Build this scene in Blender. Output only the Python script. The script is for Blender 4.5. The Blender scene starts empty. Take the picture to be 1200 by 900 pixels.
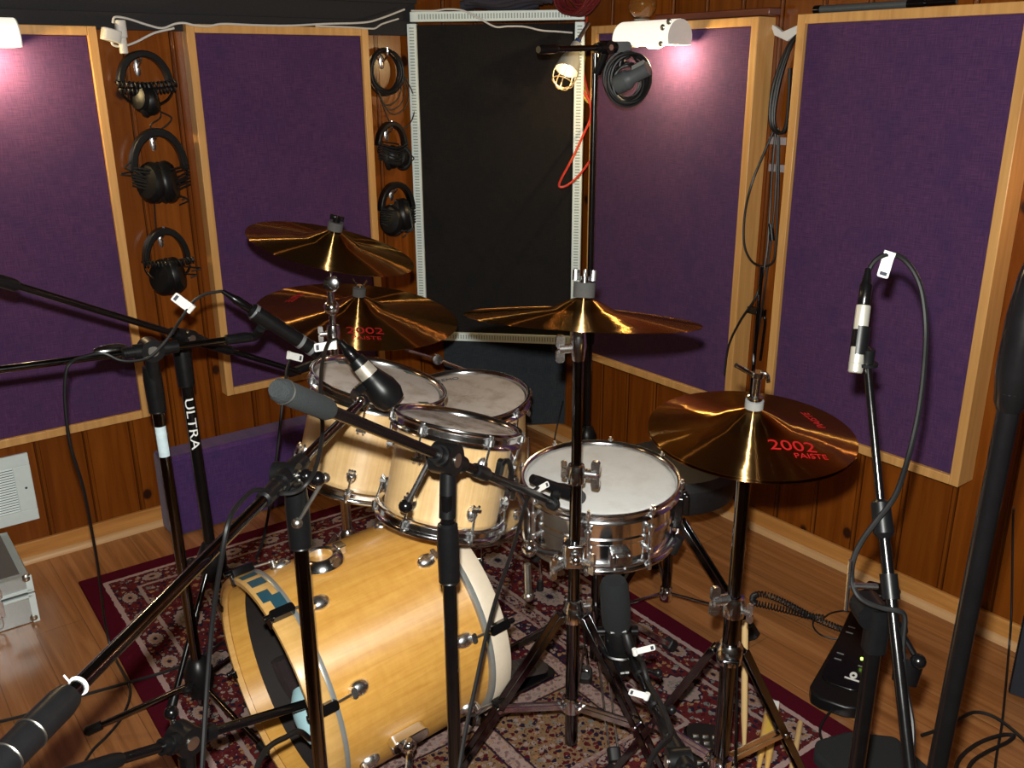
import bpy, bmesh, math, random
from mathutils import Vector, Matrix
random.seed(7)
S = bpy.context.scene
COL = S.collection
PI = math.pi
V = Vector

# ------------------------------------------------------------------ camera
FPX, TH, RO, CH = 1073.5933, .3294, -.0055, 1.5069
CF = V((0, math.cos(TH), -math.sin(TH)))
CU0 = V((0, math.sin(TH), math.cos(TH)))
CR0 = V((1, 0, 0))
CR = CR0*math.cos(RO) + CU0*math.sin(RO)
CU = CU0*math.cos(RO) - CR0*math.sin(RO)
CO = V((0, 0, CH))
cam = bpy.data.cameras.new('camera')
camo = bpy.data.objects.new('camera', cam)
COL.objects.link(camo)
cam.sensor_width = 36
cam.lens = 36*FPX/1200
cam.clip_start = .05
mw = Matrix.Identity(4)
for i in range(3):
    mw[i][0] = CR[i]; mw[i][1] = CU[i]; mw[i][2] = -CF[i]; mw[i][3] = CO[i]
camo.matrix_world = mw
S.camera = camo

def ray(u, v):
    return CF + CR*((u-600)/FPX) - CU*((v-450)/FPX)
def at(u, v, t):            # point seen at (u, v), t metres into the room
    return CO + ray(u, v)*t
def aty(u, v, y):
    r = ray(u, v); return CO + r*(y/r.y)
def atz(u, v, z=0.0):
    r = ray(u, v); return CO + r*((z-CH)/r.z)

# room frame: two walls meeting in the far corner
CX, CY = .0473, 3.8991
dL = V((math.sin(.9169), math.cos(.9169), 0)); nL = V((dL.y, -dL.x, 0))
dR = V((math.sin(-.6529), math.cos(-.6529), 0)); nR = V((-dR.y, dR.x, 0))
CC = V((CX, CY, 0)); Z = V((0, 0, 1))
def WL(a, off, z): return CC + dL*a + nL*off + Z*z
def WR(b, off, z): return CC - dR*b + nR*off + Z*z
def atL(u, v, off=0.0):
    r = ray(u, v); return CO + r*((CC+nL*off-CO).dot(nL)/r.dot(nL))
def atR(u, v, off=0.0):
    r = ray(u, v); return CO + r*((CC+nR*off-CO).dot(nR)/r.dot(nR))

def frame(o, z, x=None):
    z = V(z).normalized()
    if x is None: x = V((1, 0, 0)) if abs(z.x) < .9 else V((0, 1, 0))
    x = V(x); x = (x - z*x.dot(z)).normalized(); y = z.cross(x)
    M = Matrix.Identity(4)
    for i in range(3):
        M[i][0] = x[i]; M[i][1] = y[i]; M[i][2] = z[i]; M[i][3] = o[i]
    return M

# ------------------------------------------------------------------ materials
class NT:
    def __init__(s, name):
        s.m = bpy.data.materials.new(name); s.m.use_nodes = True
        s.t = s.m.node_tree; s.b = s.t.nodes['Principled BSDF']
    def n(s, typ, ins=None, **kw):
        nd = s.t.nodes.new(typ)
        for k, v in kw.items(): setattr(nd, k, v)
        for k, v in (ins or {}).items(): s.put(nd.inputs[k], v)
        return nd
    def put(s, sock, v):
        if isinstance(v, bpy.types.NodeSocket): s.t.links.new(v, sock)
        elif isinstance(v, bpy.types.Node): s.t.links.new(v.outputs[0], sock)
        else:
            if sock.type == 'RGBA' and len(v) == 3: v = (*v, 1)
            sock.default_value = v
    def ma(s, op, a, b=0.0, c=0.0):
        nd = s.t.nodes.new('ShaderNodeMath'); nd.operation = op
        s.put(nd.inputs[0], a); s.put(nd.inputs[1], b); s.put(nd.inputs[2], c)
        return nd.outputs[0]
    def mix(s, f, a, b, mode='MIX'):
        nd = s.t.nodes.new('ShaderNodeMix'); nd.data_type = 'RGBA'; nd.blend_type = mode
        s.put(nd.inputs[0], f); s.put(nd.inputs[6], a); s.put(nd.inputs[7], b)
        return nd.outputs[2]
    def obj(s, out='Object'):
        return s.t.nodes.new('ShaderNodeTexCoord').outputs[out]
    def xyz(s, v):
        nd = s.t.nodes.new('ShaderNodeSeparateXYZ'); s.put(nd.inputs[0], v); return nd.outputs
    def vec(s, x, y, z):
        nd = s.t.nodes.new('ShaderNodeCombineXYZ')
        s.put(nd.inputs[0], x); s.put(nd.inputs[1], y); s.put(nd.inputs[2], z); return nd.outputs[0]
    def noise(s, v, scale, detail=3, rough=.5, dist=0.0):
        return s.n('ShaderNodeTexNoise', {'Vector': v, 'Scale': scale, 'Detail': detail, 'Roughness': rough, 'Distortion': dist}).outputs[0]
    def ramp(s, f, stops, interp='LINEAR'):
        nd = s.t.nodes.new('ShaderNodeValToRGB'); nd.color_ramp.interpolation = interp
        e = nd.color_ramp.elements
        while len(e) < len(stops): e.new(.5)
        for i, (p, c) in enumerate(stops):
            e[i].position = p; e[i].color = (*c, 1) if len(c) == 3 else c
        s.put(nd.inputs[0], f); return nd.outputs[0]
    def sstep(s, x, lo, hi):
        nd = s.n('ShaderNodeMapRange', {0: x, 1: lo, 2: hi}); nd.interpolation_type = 'SMOOTHSTEP'
        return nd.outputs[0]
    def bump(s, h, strength=.3, dist=.01):
        nd = s.n('ShaderNodeBump', {'Strength': strength, 'Distance': dist, 'Height': h})
        s.put(s.b.inputs['Normal'], nd.outputs[0])
    def set(s, **kw):
        names = dict(base='Base Color', rough='Roughness', metal='Metallic', spec='Specular IOR Level', coat='Coat Weight',
                     coatr='Coat Roughness', em='Emission Color', ems='Emission Strength', trans='Transmission Weight',
                     ior='IOR', aniso='Anisotropic', sheen='Sheen Weight', tan='Tangent', anrot='Anisotropic Rotation', alpha='Alpha', sss='Subsurface Weight')
        for k, v in kw.items(): s.put(s.b.inputs[names[k]], v)
        return s.m

def plain(name, base, rough=.5, metal=0.0, var=.12, scale=60, bump=0.0, **kw):
    n = NT(name)
    f = n.noise(n.obj(), scale, 3)
    lo = tuple(c*(1-var) for c in base); hi = tuple(min(1, c*(1+var)) for c in base)
    n.set(base=n.mix(f, lo, hi), rough=n.ma('MULTIPLY_ADD', f, .1, rough-.05), metal=metal, **kw)
    if bump: n.bump(f, bump, .003)
    return n.m

def pine_mat(name, dark, light, knot, bw=.145, gloss=.3):
    n = NT(name); o = n.xyz(n.obj())
    bx = n.ma('DIVIDE', o[0], bw); bi = n.ma('FLOOR', bx); fx = n.ma('FRACT', bx)
    rnd = n.n('ShaderNodeTexWhiteNoise', {'W': bi}, noise_dimensions='1D').outputs[0]
    zz = n.ma('ADD', o[2], n.ma('MULTIPLY', rnd, 17.0))
    kv = n.vec(n.ma('MULTIPLY', o[0], 1.6), rnd, n.ma('MULTIPLY', zz, 1.25))
    vor = n.n('ShaderNodeTexVoronoi', {'Vector': kv, 'Scale': 4.2}, feature='F1').outputs['Distance']
    kd = n.ma('ADD', vor, n.ma('MULTIPLY', n.noise(kv, 30, 2), .05))
    kn = n.sstep(kd, .155, .095)
    halo = n.sstep(kd, .28, .06)
    gv = n.vec(n.ma('MULTIPLY', o[0], 34.0), 0.0, n.ma('ADD', n.ma('MULTIPLY', zz, 1.5), n.ma('MULTIPLY', halo, .5)))
    g = n.noise(gv, 1.0, 6, .6, .9)
    col = n.ramp(g, [(.28, dark), (.5, tuple((a+b)/2 for a, b in zip(dark, light))), (.72, light)])
    col = n.mix(n.ma('MULTIPLY', rnd, .45), col, tuple(c*.55 for c in dark))
    col = n.mix(n.ma('MULTIPLY', halo, .35), col, tuple(c*.8 for c in dark))
    col = n.mix(kn, col, knot)
    # v groove with a bead beside it
    e = n.ma('MULTIPLY', n.ma('ABSOLUTE', n.ma('SUBTRACT', fx, .5)), 2.0)
    gr = n.sstep(e, .945, .985)
    bead = n.ma('MULTIPLY', n.sstep(fx, .1, .08), n.sstep(fx, .045, .065))
    h = n.ma('SUBTRACT', n.ma('MULTIPLY', bead, .55), gr)
    col = n.mix(n.ma('MULTIPLY', gr, .6), col, tuple(c*.3 for c in dark))
    n.set(base=col, rough=n.ma('MULTIPLY_ADD', g, .15, gloss-.08), spec=.3, coat=.15, coatr=.18)
    n.bump(n.ma('ADD', h, n.ma('MULTIPLY', g, .05)), 1.0, .006)
    return n.m

def timber(name, dark, light, axis=2, rough=.4, coat=.2, sc=40):
    n = NT(name); o = n.xyz(n.obj())
    k = [sc, sc, sc]; k[axis] = 2.0
    v = n.vec(n.ma('MULTIPLY', o[0], k[0]), n.ma('MULTIPLY', o[1], k[1]), n.ma('MULTIPLY', o[2], k[2]))
    g = n.noise(v, 1.0, 5, .6, .6)
    n.set(base=n.ramp(g, [(.3, dark), (.7, light)]), rough=rough, coat=coat, coatr=.2)
    n.bump(g, .1, .002)
    return n.m

def floor_mat():
    n = NT('laminate planks'); o = n.xyz(n.obj())
    br = n.n('ShaderNodeTexBrick', {'Vector': n.vec(o[0], o[1], 0.0), 'Scale': 1.0, 'Brick Width': 1.28, 'Row Height': .125,
             'Mortar Size': .0012, 'Mortar Smooth': .3, 'Bias': 0.0, 'Color1': (0, 0, 0), 'Color2': (1, 1, 1), 'Mortar': (.5, .5, .5)}, offset=.37)
    row = n.ma('FLOOR', n.ma('DIVIDE', o[1], .125))
    gv = n.vec(n.ma('ADD', n.ma('MULTIPLY', o[0], 1.1), n.ma('MULTIPLY', row, 3.7)), n.ma('MULTIPLY', o[1], 26.0), row)
    g = n.noise(gv, 1.0, 6, .62, 1.2)
    col = n.ramp(g, [(.3, (.20, .074, .022)), (.5, (.30, .122, .040)), (.7, (.40, .180, .066))])
    col = n.mix(n.ma('MULTIPLY', br.outputs[0], .3), col, (.21, .08, .027))
    col = n.mix(n.ma('MULTIPLY', br.outputs[1], .6), col, (.09, .035, .012))
    n.set(base=col, rough=n.ma('MULTIPLY_ADD', g, .14, .17), spec=.5)
    n.bump(n.ma('SUBTRACT', n.ma('MULTIPLY', g, .1), br.outputs[1]), .35, .002)
    return n.m

RW, RL = 1.34, 1.88
def rug_mat():
    n = NT('persian rug weave'); o = n.xyz(n.obj()); u, v = o[0], o[1]
    du = n.ma('MINIMUM', u, n.ma('SUBTRACT', RW, u)); dv = n.ma('MINIMUM', v, n.ma('SUBTRACT', RL, v))
    d0 = n.ma('MINIMUM', du, dv)
    pick = n.ma('LESS_THAN', du, dv)
    s = n.ma('ADD', n.ma('MULTIPLY', pick, v), n.ma('MULTIPLY', n.ma('SUBTRACT', 1.0, pick), u))
    w = n.noise(n.obj(), 70, 2)
    d = n.ma('ADD', d0, n.ma('MULTIPLY', n.ma('SUBTRACT', w, .5), .009))
    cream = (.35, .27, .24); crim = (.085, .011, .016); red = (.115, .020, .020); navy = (.018, .016, .035); gold = (.36, .19, .09); grey = (.18, .20, .18)
    vv = n.vec(u, v, 0.0)
    wu = n.ma('ADD', u, n.ma('MULTIPLY', n.ma('SUBTRACT', n.noise(n.vec(u, v, 3.0), 42, 2), .5), .022)); wv_ = n.ma('ADD', v, n.ma('MULTIPLY', n.ma('SUBTRACT', n.noise(n.vec(u, v, 9.0), 42, 2), .5), .022))
    def motif(scale, thr, seed):
        vo = n.n('ShaderNodeTexVoronoi', {'Vector': n.vec(n.ma('ADD', wu, seed), wv_, 0.0), 'Scale': scale, 'Randomness': .9}, feature='F1', voronoi_dimensions='2D')
        c = n.xyz(vo.outputs['Color'])
        on = n.ma('LESS_THAN', n.ma('ADD', vo.outputs['Distance'], n.ma('MULTIPLY', w, .25)), thr)
        return on, c
    def busy(ground, seed, sc=38):
        on, c = motif(sc, .50, seed)
        pc = n.ramp(c[0], [(0, cream), (.20, navy), (.48, crim), (.66, grey), (.74, gold), (.84, red)], 'CONSTANT')
        col = n.mix(on, ground, pc)
        on2, c2 = motif(sc*2.3, .34, seed+3)
        pc2 = n.ramp(c2[1], [(0, navy), (.42, cream), (.62, crim)], 'CONSTANT')
        return n.mix(n.ma('MULTIPLY', on2, n.ma('GREATER_THAN', c2[2], .35)), col, pc2)
    def rosette(col, band_c, spacing, ra, rb, core):
        ds = n.ma('MULTIPLY', n.ma('SUBTRACT', n.ma('FRACT', n.ma('DIVIDE', s, spacing)), .5), spacing)
        dc = n.ma('SUBTRACT', d0, band_c)
        ang = n.ma('ARCTAN2', ds, dc)
        q = n.ma('SQRT', n.ma('ADD', n.ma('POWER', n.ma('DIVIDE', ds, ra), 2.0), n.ma('POWER', n.ma('DIVIDE', dc, rb), 2.0)))
        q = n.ma('ADD', q, n.ma('MULTIPLY', n.ma('SINE', n.ma('MULTIPLY', ang, 14.0)), .07))
        col = n.mix(n.ma('LESS_THAN', q, 1.12), col, navy)
        col = n.mix(n.ma('LESS_THAN', q, 1.0), col, cream)
        sp = n.ma('GREATER_THAN', n.noise(vv, 130, 2), .5)
        inner = n.mix(sp, core, cream)
        inner = n.mix(n.ma('LESS_THAN', q, .28), inner, navy)
        return n.mix(n.ma('LESS_THAN', q, .68), col, inner)
    # inner field: compartments parted by cream bars
    cs = .30
    fu = n.ma('FRACT', n.ma('DIVIDE', n.ma('SUBTRACT', u, .33), cs)); fv = n.ma('FRACT', n.ma('DIVIDE', n.ma('SUBTRACT', v, .38), cs))
    iu = n.ma('FLOOR', n.ma('DIVIDE', n.ma('SUBTRACT', u, .33), cs)); iv = n.ma('FLOOR', n.ma('DIVIDE', n.ma('SUBTRACT', v, .38), cs))
    rn = n.n('ShaderNodeTexWhiteNoise', {'Vector': n.vec(iu, iv, 0.0)}, noise_dimensions='2D').outputs[0]
    ground = n.ramp(rn, [(0, (.25, .16, .085)), (.46, crim), (.66, (.20, .12, .06)), (.84, navy)], 'CONSTANT')
    field = busy(ground, 11.0, 66)
    eb = n.ma('MINIMUM', n.ma('MINIMUM', fu, n.ma('SUBTRACT', 1.0, fu)), n.ma('MINIMUM', fv, n.ma('SUBTRACT', 1.0, fv)))
    bar = n.ma('LESS_THAN', eb, .062)
    barc = busy((.40, .29, .25), 21.0, 75); barc = n.mix(.45, barc, (.42, .31, .27))
    field = n.mix(bar, field, barc)
    field = n.mix(n.ma('MULTIPLY', n.ma('LESS_THAN', eb, .085), n.ma('GREATER_THAN', eb, .07)), field, navy)
    narrow = rosette(busy(red, 1.0, 70), .105, .13, .030, .021, gold)
    wide = rosette(busy(red, 5.0, 58), .215, .27, .054, .040, grey)
    guard = rosette(busy((.22, .11, .09), 8.0, 90), .318, .085, .03, .013, crim)
    col = n.mix(n.ma('LESS_THAN', d, .345), field, n.mix(n.ma('GREATER_THAN', n.noise(vv, 90, 1), .5), cream, (.30, .20, .18)))
    col = n.mix(n.ma('LESS_THAN', d, .335), col, guard)
    col = n.mix(n.ma('LESS_THAN', d, .30), col, cream)
    col = n.mix(n.ma('LESS_THAN', d, .289), col, wide)
    col = n.mix(n.ma('LESS_THAN', d, .15), col, cream)
    col = n.mix(n.ma('LESS_THAN', d, .139), col, narrow)
    col = n.mix(n.ma('LESS_THAN', d, .072), col, (.46, .34, .32))
    col = n.mix(n.ma('LESS_THAN', d, .058), col, (.082, .006, .016))
    fine = n.noise(vv, 420, 2)
    col = n.mix(n.ma('MULTIPLY', fine, .35), col, (.04, .012, .012))
    n.set(base=n.mix(1.0, col, (.86, .82, .82), 'MULTIPLY'), rough=1.0, spec=.0)
    n.bump(fine, .5, .003)
    return n.m

def fabric_mat(name, base, warp=.9):
    n = NT(name); o = n.xyz(n.obj())
    a = n.noise(n.vec(n.ma('MULTIPLY', o[0], 500.0), o[1], n.ma('MULTIPLY', o[2], 26.0)), 1.0, 2)
    b = n.noise(n.vec(n.ma('MULTIPLY', o[0], 26.0), o[1], n.ma('MULTIPLY', o[2], 500.0)), 1.0, 2)
    m = n.noise(n.obj(), 11, 4, .7)
    wv = n.ma('ADD', n.ma('MULTIPLY', a, .5), n.ma('MULTIPLY', b, .5))
    lo = (base[0]*.62, base[1]*.66, base[2]*.78); hi = (base[0]*1.38, base[1]*1.3, base[2]*1.2)
    col = n.mix(n.sstep(wv, .3, .7), lo, hi)
    col = n.mix(n.ma('MULTIPLY', n.sstep(m, .42, .68), .4), col, (base[0]*.55, base[1]*.75, base[2]*.9))
    n.set(base=col, rough=.95, spec=.12, sheen=.15)
    n.bump(wv, .4, .002)
    return n.m

def cymbal_mat(name, base, rough=.24, aniso=.86):
    """lathed bronze: fine circular grooves throw long radial streaks"""
    n = NT(name); o = n.xyz(n.obj())
    r = n.ma('SQRT', n.ma('ADD', n.ma('MULTIPLY', o[0], o[0]), n.ma('MULTIPLY', o[1], o[1])))
    rings = n.noise(n.vec(n.ma('MULTIPLY', r, 700.0), 0.0, 0.0), 1.0, 3, .7)
    pat = n.noise(n.obj(), 7, 3, .6)
    rx, ry = n.ma('DIVIDE', o[0], n.ma('MAXIMUM', r, .001)), n.ma('DIVIDE', o[1], n.ma('MAXIMUM', r, .001))
    tw = n.ma('MULTIPLY', n.ma('SUBTRACT', n.noise(n.obj(), 42, 3, .6), .5), .11)
    tr = n.n('ShaderNodeVectorTransform', {'Vector': n.vec(n.ma('MULTIPLY', ry, n.ma('MULTIPLY', tw, -1.0)), n.ma('MULTIPLY', rx, tw), 0.0)}, vector_type='VECTOR', convert_from='OBJECT', convert_to='WORLD').outputs[0]
    geo = n.t.nodes.new('ShaderNodeNewGeometry')
    ad = n.n('ShaderNodeVectorMath', operation='ADD'); n.put(ad.inputs[0], geo.outputs['Normal']); n.put(ad.inputs[1], tr)
    nm = n.n('ShaderNodeVectorMath', operation='NORMALIZE'); n.put(nm.inputs[0], ad.outputs[0])
    tan = n.n('ShaderNodeTangent', direction_type='RADIAL', axis='Z').outputs[0]
    col = n.mix(rings, tuple(c*.85 for c in base), base)
    col = n.mix(n.ma('MULTIPLY', pat, .35), col, (base[0]*.55, base[1]*.45, base[2]*.35))
    g = n.n('ShaderNodeBsdfAnisotropic', {'Color': col, 'Roughness': rough, 'Anisotropy': aniso, 'Normal': nm.outputs[0], 'Tangent': tan})
    out = [q for q in n.t.nodes if q.type == 'OUTPUT_MATERIAL'][0]
    n.t.links.new(g.outputs[0], out.inputs['Surface']); n.t.nodes.remove(n.b)
    return n.m

def maple_mat(name, dark, light):
    n = NT(name); o = n.xyz(n.obj())
    ang = n.ma('ARCTAN2', o[1], o[0])
    g = n.noise(n.vec(n.ma('MULTIPLY', ang, 9.0), n.ma('MULTIPLY', o[2], 2.4), 0.0), 2.2, 6, .62, .5)
    fl = n.noise(n.vec(n.ma('MULTIPLY', ang, 3.0), n.ma('MULTIPLY', o[2], 26.0), 0.0), 2.0, 3, .6)
    f = n.ma('ADD', n.ma('MULTIPLY', g, .7), n.ma('MULTIPLY', fl, .3))
    n.set(base=n.ramp(f, [(.35, dark), (.65, light)]), rough=.46, aniso=.8, anrot=.25, tan=n.n('ShaderNodeTangent', direction_type='RADIAL', axis='Z').outputs[0], coat=.25, coatr=.10, spec=1.0)
    return n.m

def head_mat(name, base, dirt, smudge):
    n = NT(name); o = n.xyz(n.obj())
    r = n.ma('SQRT', n.ma('ADD', n.ma('MULTIPLY', o[0], o[0]), n.ma('MULTIPLY', o[1], o[1])))
    a = n.noise(n.obj(), 16, 4, .6); b = n.noise(n.obj(), 90, 3, .7)
    f = n.ma('MULTIPLY', n.sstep(n.ma('ADD', a, n.ma('MULTIPLY', b, .2)), .52, .78), smudge)
    col = n.mix(f, base, dirt)
    col = n.mix(n.ma('MULTIPLY', n.ma('MULTIPLY', n.sstep(r, .07, .01), n.sstep(b, .35, .7)), smudge*.8), col, dirt)
    n.set(base=col, rough=.55, spec=.35)
    n.bump(b, .05, .001)
    return n.m

def emit(name, col, st):
    n = NT(name)
    f = n.noise(n.obj(), 8, 1)
    n.set(base=(.8, .78, .74), em=n.mix(f, col, tuple(c*.96 for c in col)), ems=st)
    return n.m

M = {}
M['pine'] = pine_mat('knotty pine boards', (.130, .028, .0022), (.265, .072, .0065), (.026, .007, .003))
M['floor'] = floor_mat()
M['rug'] = rug_mat()
M['ceil'] = plain('dark ceiling', (.045, .04, .036), .8)
M['base'] = timber('pine baseboard', (.40, .16, .035), (.60, .28, .075), 0, .35, .3)
M['shoe'] = timber('pale shoe moulding', (.50, .28, .12), (.62, .37, .17), 0, .4, .2)
M['fram'] = timber('panel frame pine', (.50, .25, .075), (.66, .36, .12), 2, .45, .15)
M['purple'] = fabric_mat('purple burlap', (.073, .030, .090))
M['purple2'] = fabric_mat('violet fabric', (.075, .032, .125))
M['blackfab'] = fabric_mat('black fabric', (.011, .010, .010))
M['greyfab'] = fabric_mat('slate grey fabric', (.032, .038, .044))
M['bfoam'] = plain('black acoustic board', (.016, .0145, .016), .9, var=.3, scale=120, bump=.4)
M['alu'] = plain('white painted aluminium', (.70, .79, .77), .4, var=.06)
M['aluhole'] = plain('slot shadow grey', (.30, .36, .33), .6)
M['white'] = plain('white plastic', (.75, .75, .72), .4, var=.05)
M['tag'] = plain('white tag', (.82, .82, .78), .5, var=.04)
M['ink'] = plain('dark ink', (.05, .05, .07), .6)
M['wire'] = plain('white wire', (.62, .60, .56), .5, var=.05)
M['blk'] = plain('black rubber', (.006, .0055, .006), .55, var=.25)
M['cable'] = plain('black cable', (.0055, .0055, .006), .48, var=.2, spec=.5)
M['blkm'] = plain('black enamel', (.004, .0037, .004), .2, var=.2, spec=.6)
M['blkp'] = plain('black moulded plastic', (.006, .006, .0065), .36, var=.2, spec=.32)
M['gun'] = plain('smoked chrome', (.15, .15, .155), .13, 1.0, var=.08)
M['chrome'] = plain('chrome', (.80, .81, .82), .15, 1.0, var=.04)
M['lug'] = plain('bright chrome fitting', (.85, .86, .86), .27, 1.0, var=.04)
M['wallgrey'] = plain('grey painted wall', (.36, .36, .35), .8)
M['nickel'] = plain('satin nickel', (.62, .60, .54), .32, 1.0, var=.06)
M['silver'] = plain('champagne silver', (.66, .64, .55), .35, .6, var=.05)
M['alus'] = plain('brushed aluminium', (.55, .60, .60), .35, .75, var=.1, scale=200)
M['felt'] = plain('grey felt', (.055, .056, .056), .95, var=.25, scale=300)
M['foam'] = plain('grey foam', (.009, .0125, .013), .9, var=.3, scale=400, bump=.5)
M['foamd'] = plain('charcoal foam', (.008, .0095, .011), .95, var=.35, scale=500, bump=.5)
M['cym'] = cymbal_mat('lathed bronze', (.66, .40, .15), .24)
M['cymd'] = cymbal_mat('dark lathed bronze', (.56, .31, .11), .26)
M['maple'] = maple_mat('pale maple lacquer', (.60, .38, .16), (.74, .51, .25))
M['gold'] = maple_mat('amber maple lacquer', (.55, .26, .045), (.70, .38, .085))
M['hoopw'] = maple_mat('amber hoop', (.54, .30, .08), (.68, .41, .14))
M['hoopc'] = plain('cream hoop', (.66, .56, .43), .5, var=.08)
M['inlay'] = plain('grey hoop inlay', (.26, .27, .26), .3, .3)
M['teal'] = plain('teal film', (.018, .07, .10), .4, var=.2)
M['head'] = head_mat('coated head', (.72, .735, .72), (.50, .48, .45), .3)
M['headt'] = head_mat('dusty coated head', (.60, .54, .50), (.20, .14, .10), .9)
M['headf'] = head_mat('coated tom head', (.58, .52, .47), (.30, .22, .15), .55)
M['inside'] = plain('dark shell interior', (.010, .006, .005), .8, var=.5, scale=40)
M['red'] = plain('red print', (.42, .008, .010), .5)
M['redc'] = plain('red cord', (.50, .035, .02), .4)
M['yelc'] = plain('yellow cord', (.72, .42, .02), .4)
M['dred'] = plain('dark red cord', (.14, .012, .014), .5)
M['brown'] = timber('dark stained batten', (.075, .018, .010), (.14, .035, .018), 0, .35, .3)
M['stick'] = timber('hickory', (.55, .36, .15), (.70, .50, .24), 2, .45, .1)
M['stick2'] = timber('golden hickory', (.62, .36, .09), (.72, .46, .15), 2, .45, .1)
M['turq'] = plain('pale turquoise shell', (.30, .48, .52), .4, var=.15, scale=25)
M['cloth'] = plain('dark folded cloth', (.03, .027, .04), .95, var=.4, scale=30, bump=.6)
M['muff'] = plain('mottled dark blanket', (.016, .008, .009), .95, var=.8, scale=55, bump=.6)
M['lampw'] = emit('lit lamp shade', (1.0, .92, .76), .85)
M['bulb'] = emit('lit bulb', (1.0, .72, .36), 14)
M['led'] = emit('green indicator', (.45, 1.0, .05), 3)
n_ = NT('amber glass'); n_.set(base=n_.mix(n_.noise(n_.obj(), 9, 2), (.30, .12, .02), (.40, .17, .04)), rough=.06, trans=.6, ior=1.45); M['amber'] = n_.m

# ------------------------------------------------------------------ mesh builder
ROOT = {}
def catmull(pts, per=6, closed=False):
    P = [V(p) for p in pts]; out = []; n = len(P)
    rng = range(n if closed else n-1)
    for i in rng:
        p1, p2 = P[i % n], P[(i+1) % n]
        p0 = P[(i-1) % n] if (closed or i > 0) else p1*2-p2
        p3 = P[(i+2) % n] if (closed or i+2 < n) else p2*2-p1
        for k in range(per):
            t = k/per
            out.append(.5*((2*p1)+(-p0+p2)*t+(2*p0-5*p1+4*p2-p3)*t*t+(-p0+3*p1-3*p2+p3)*t**3))
    if not closed: out.append(P[-1])
    return out

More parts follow.
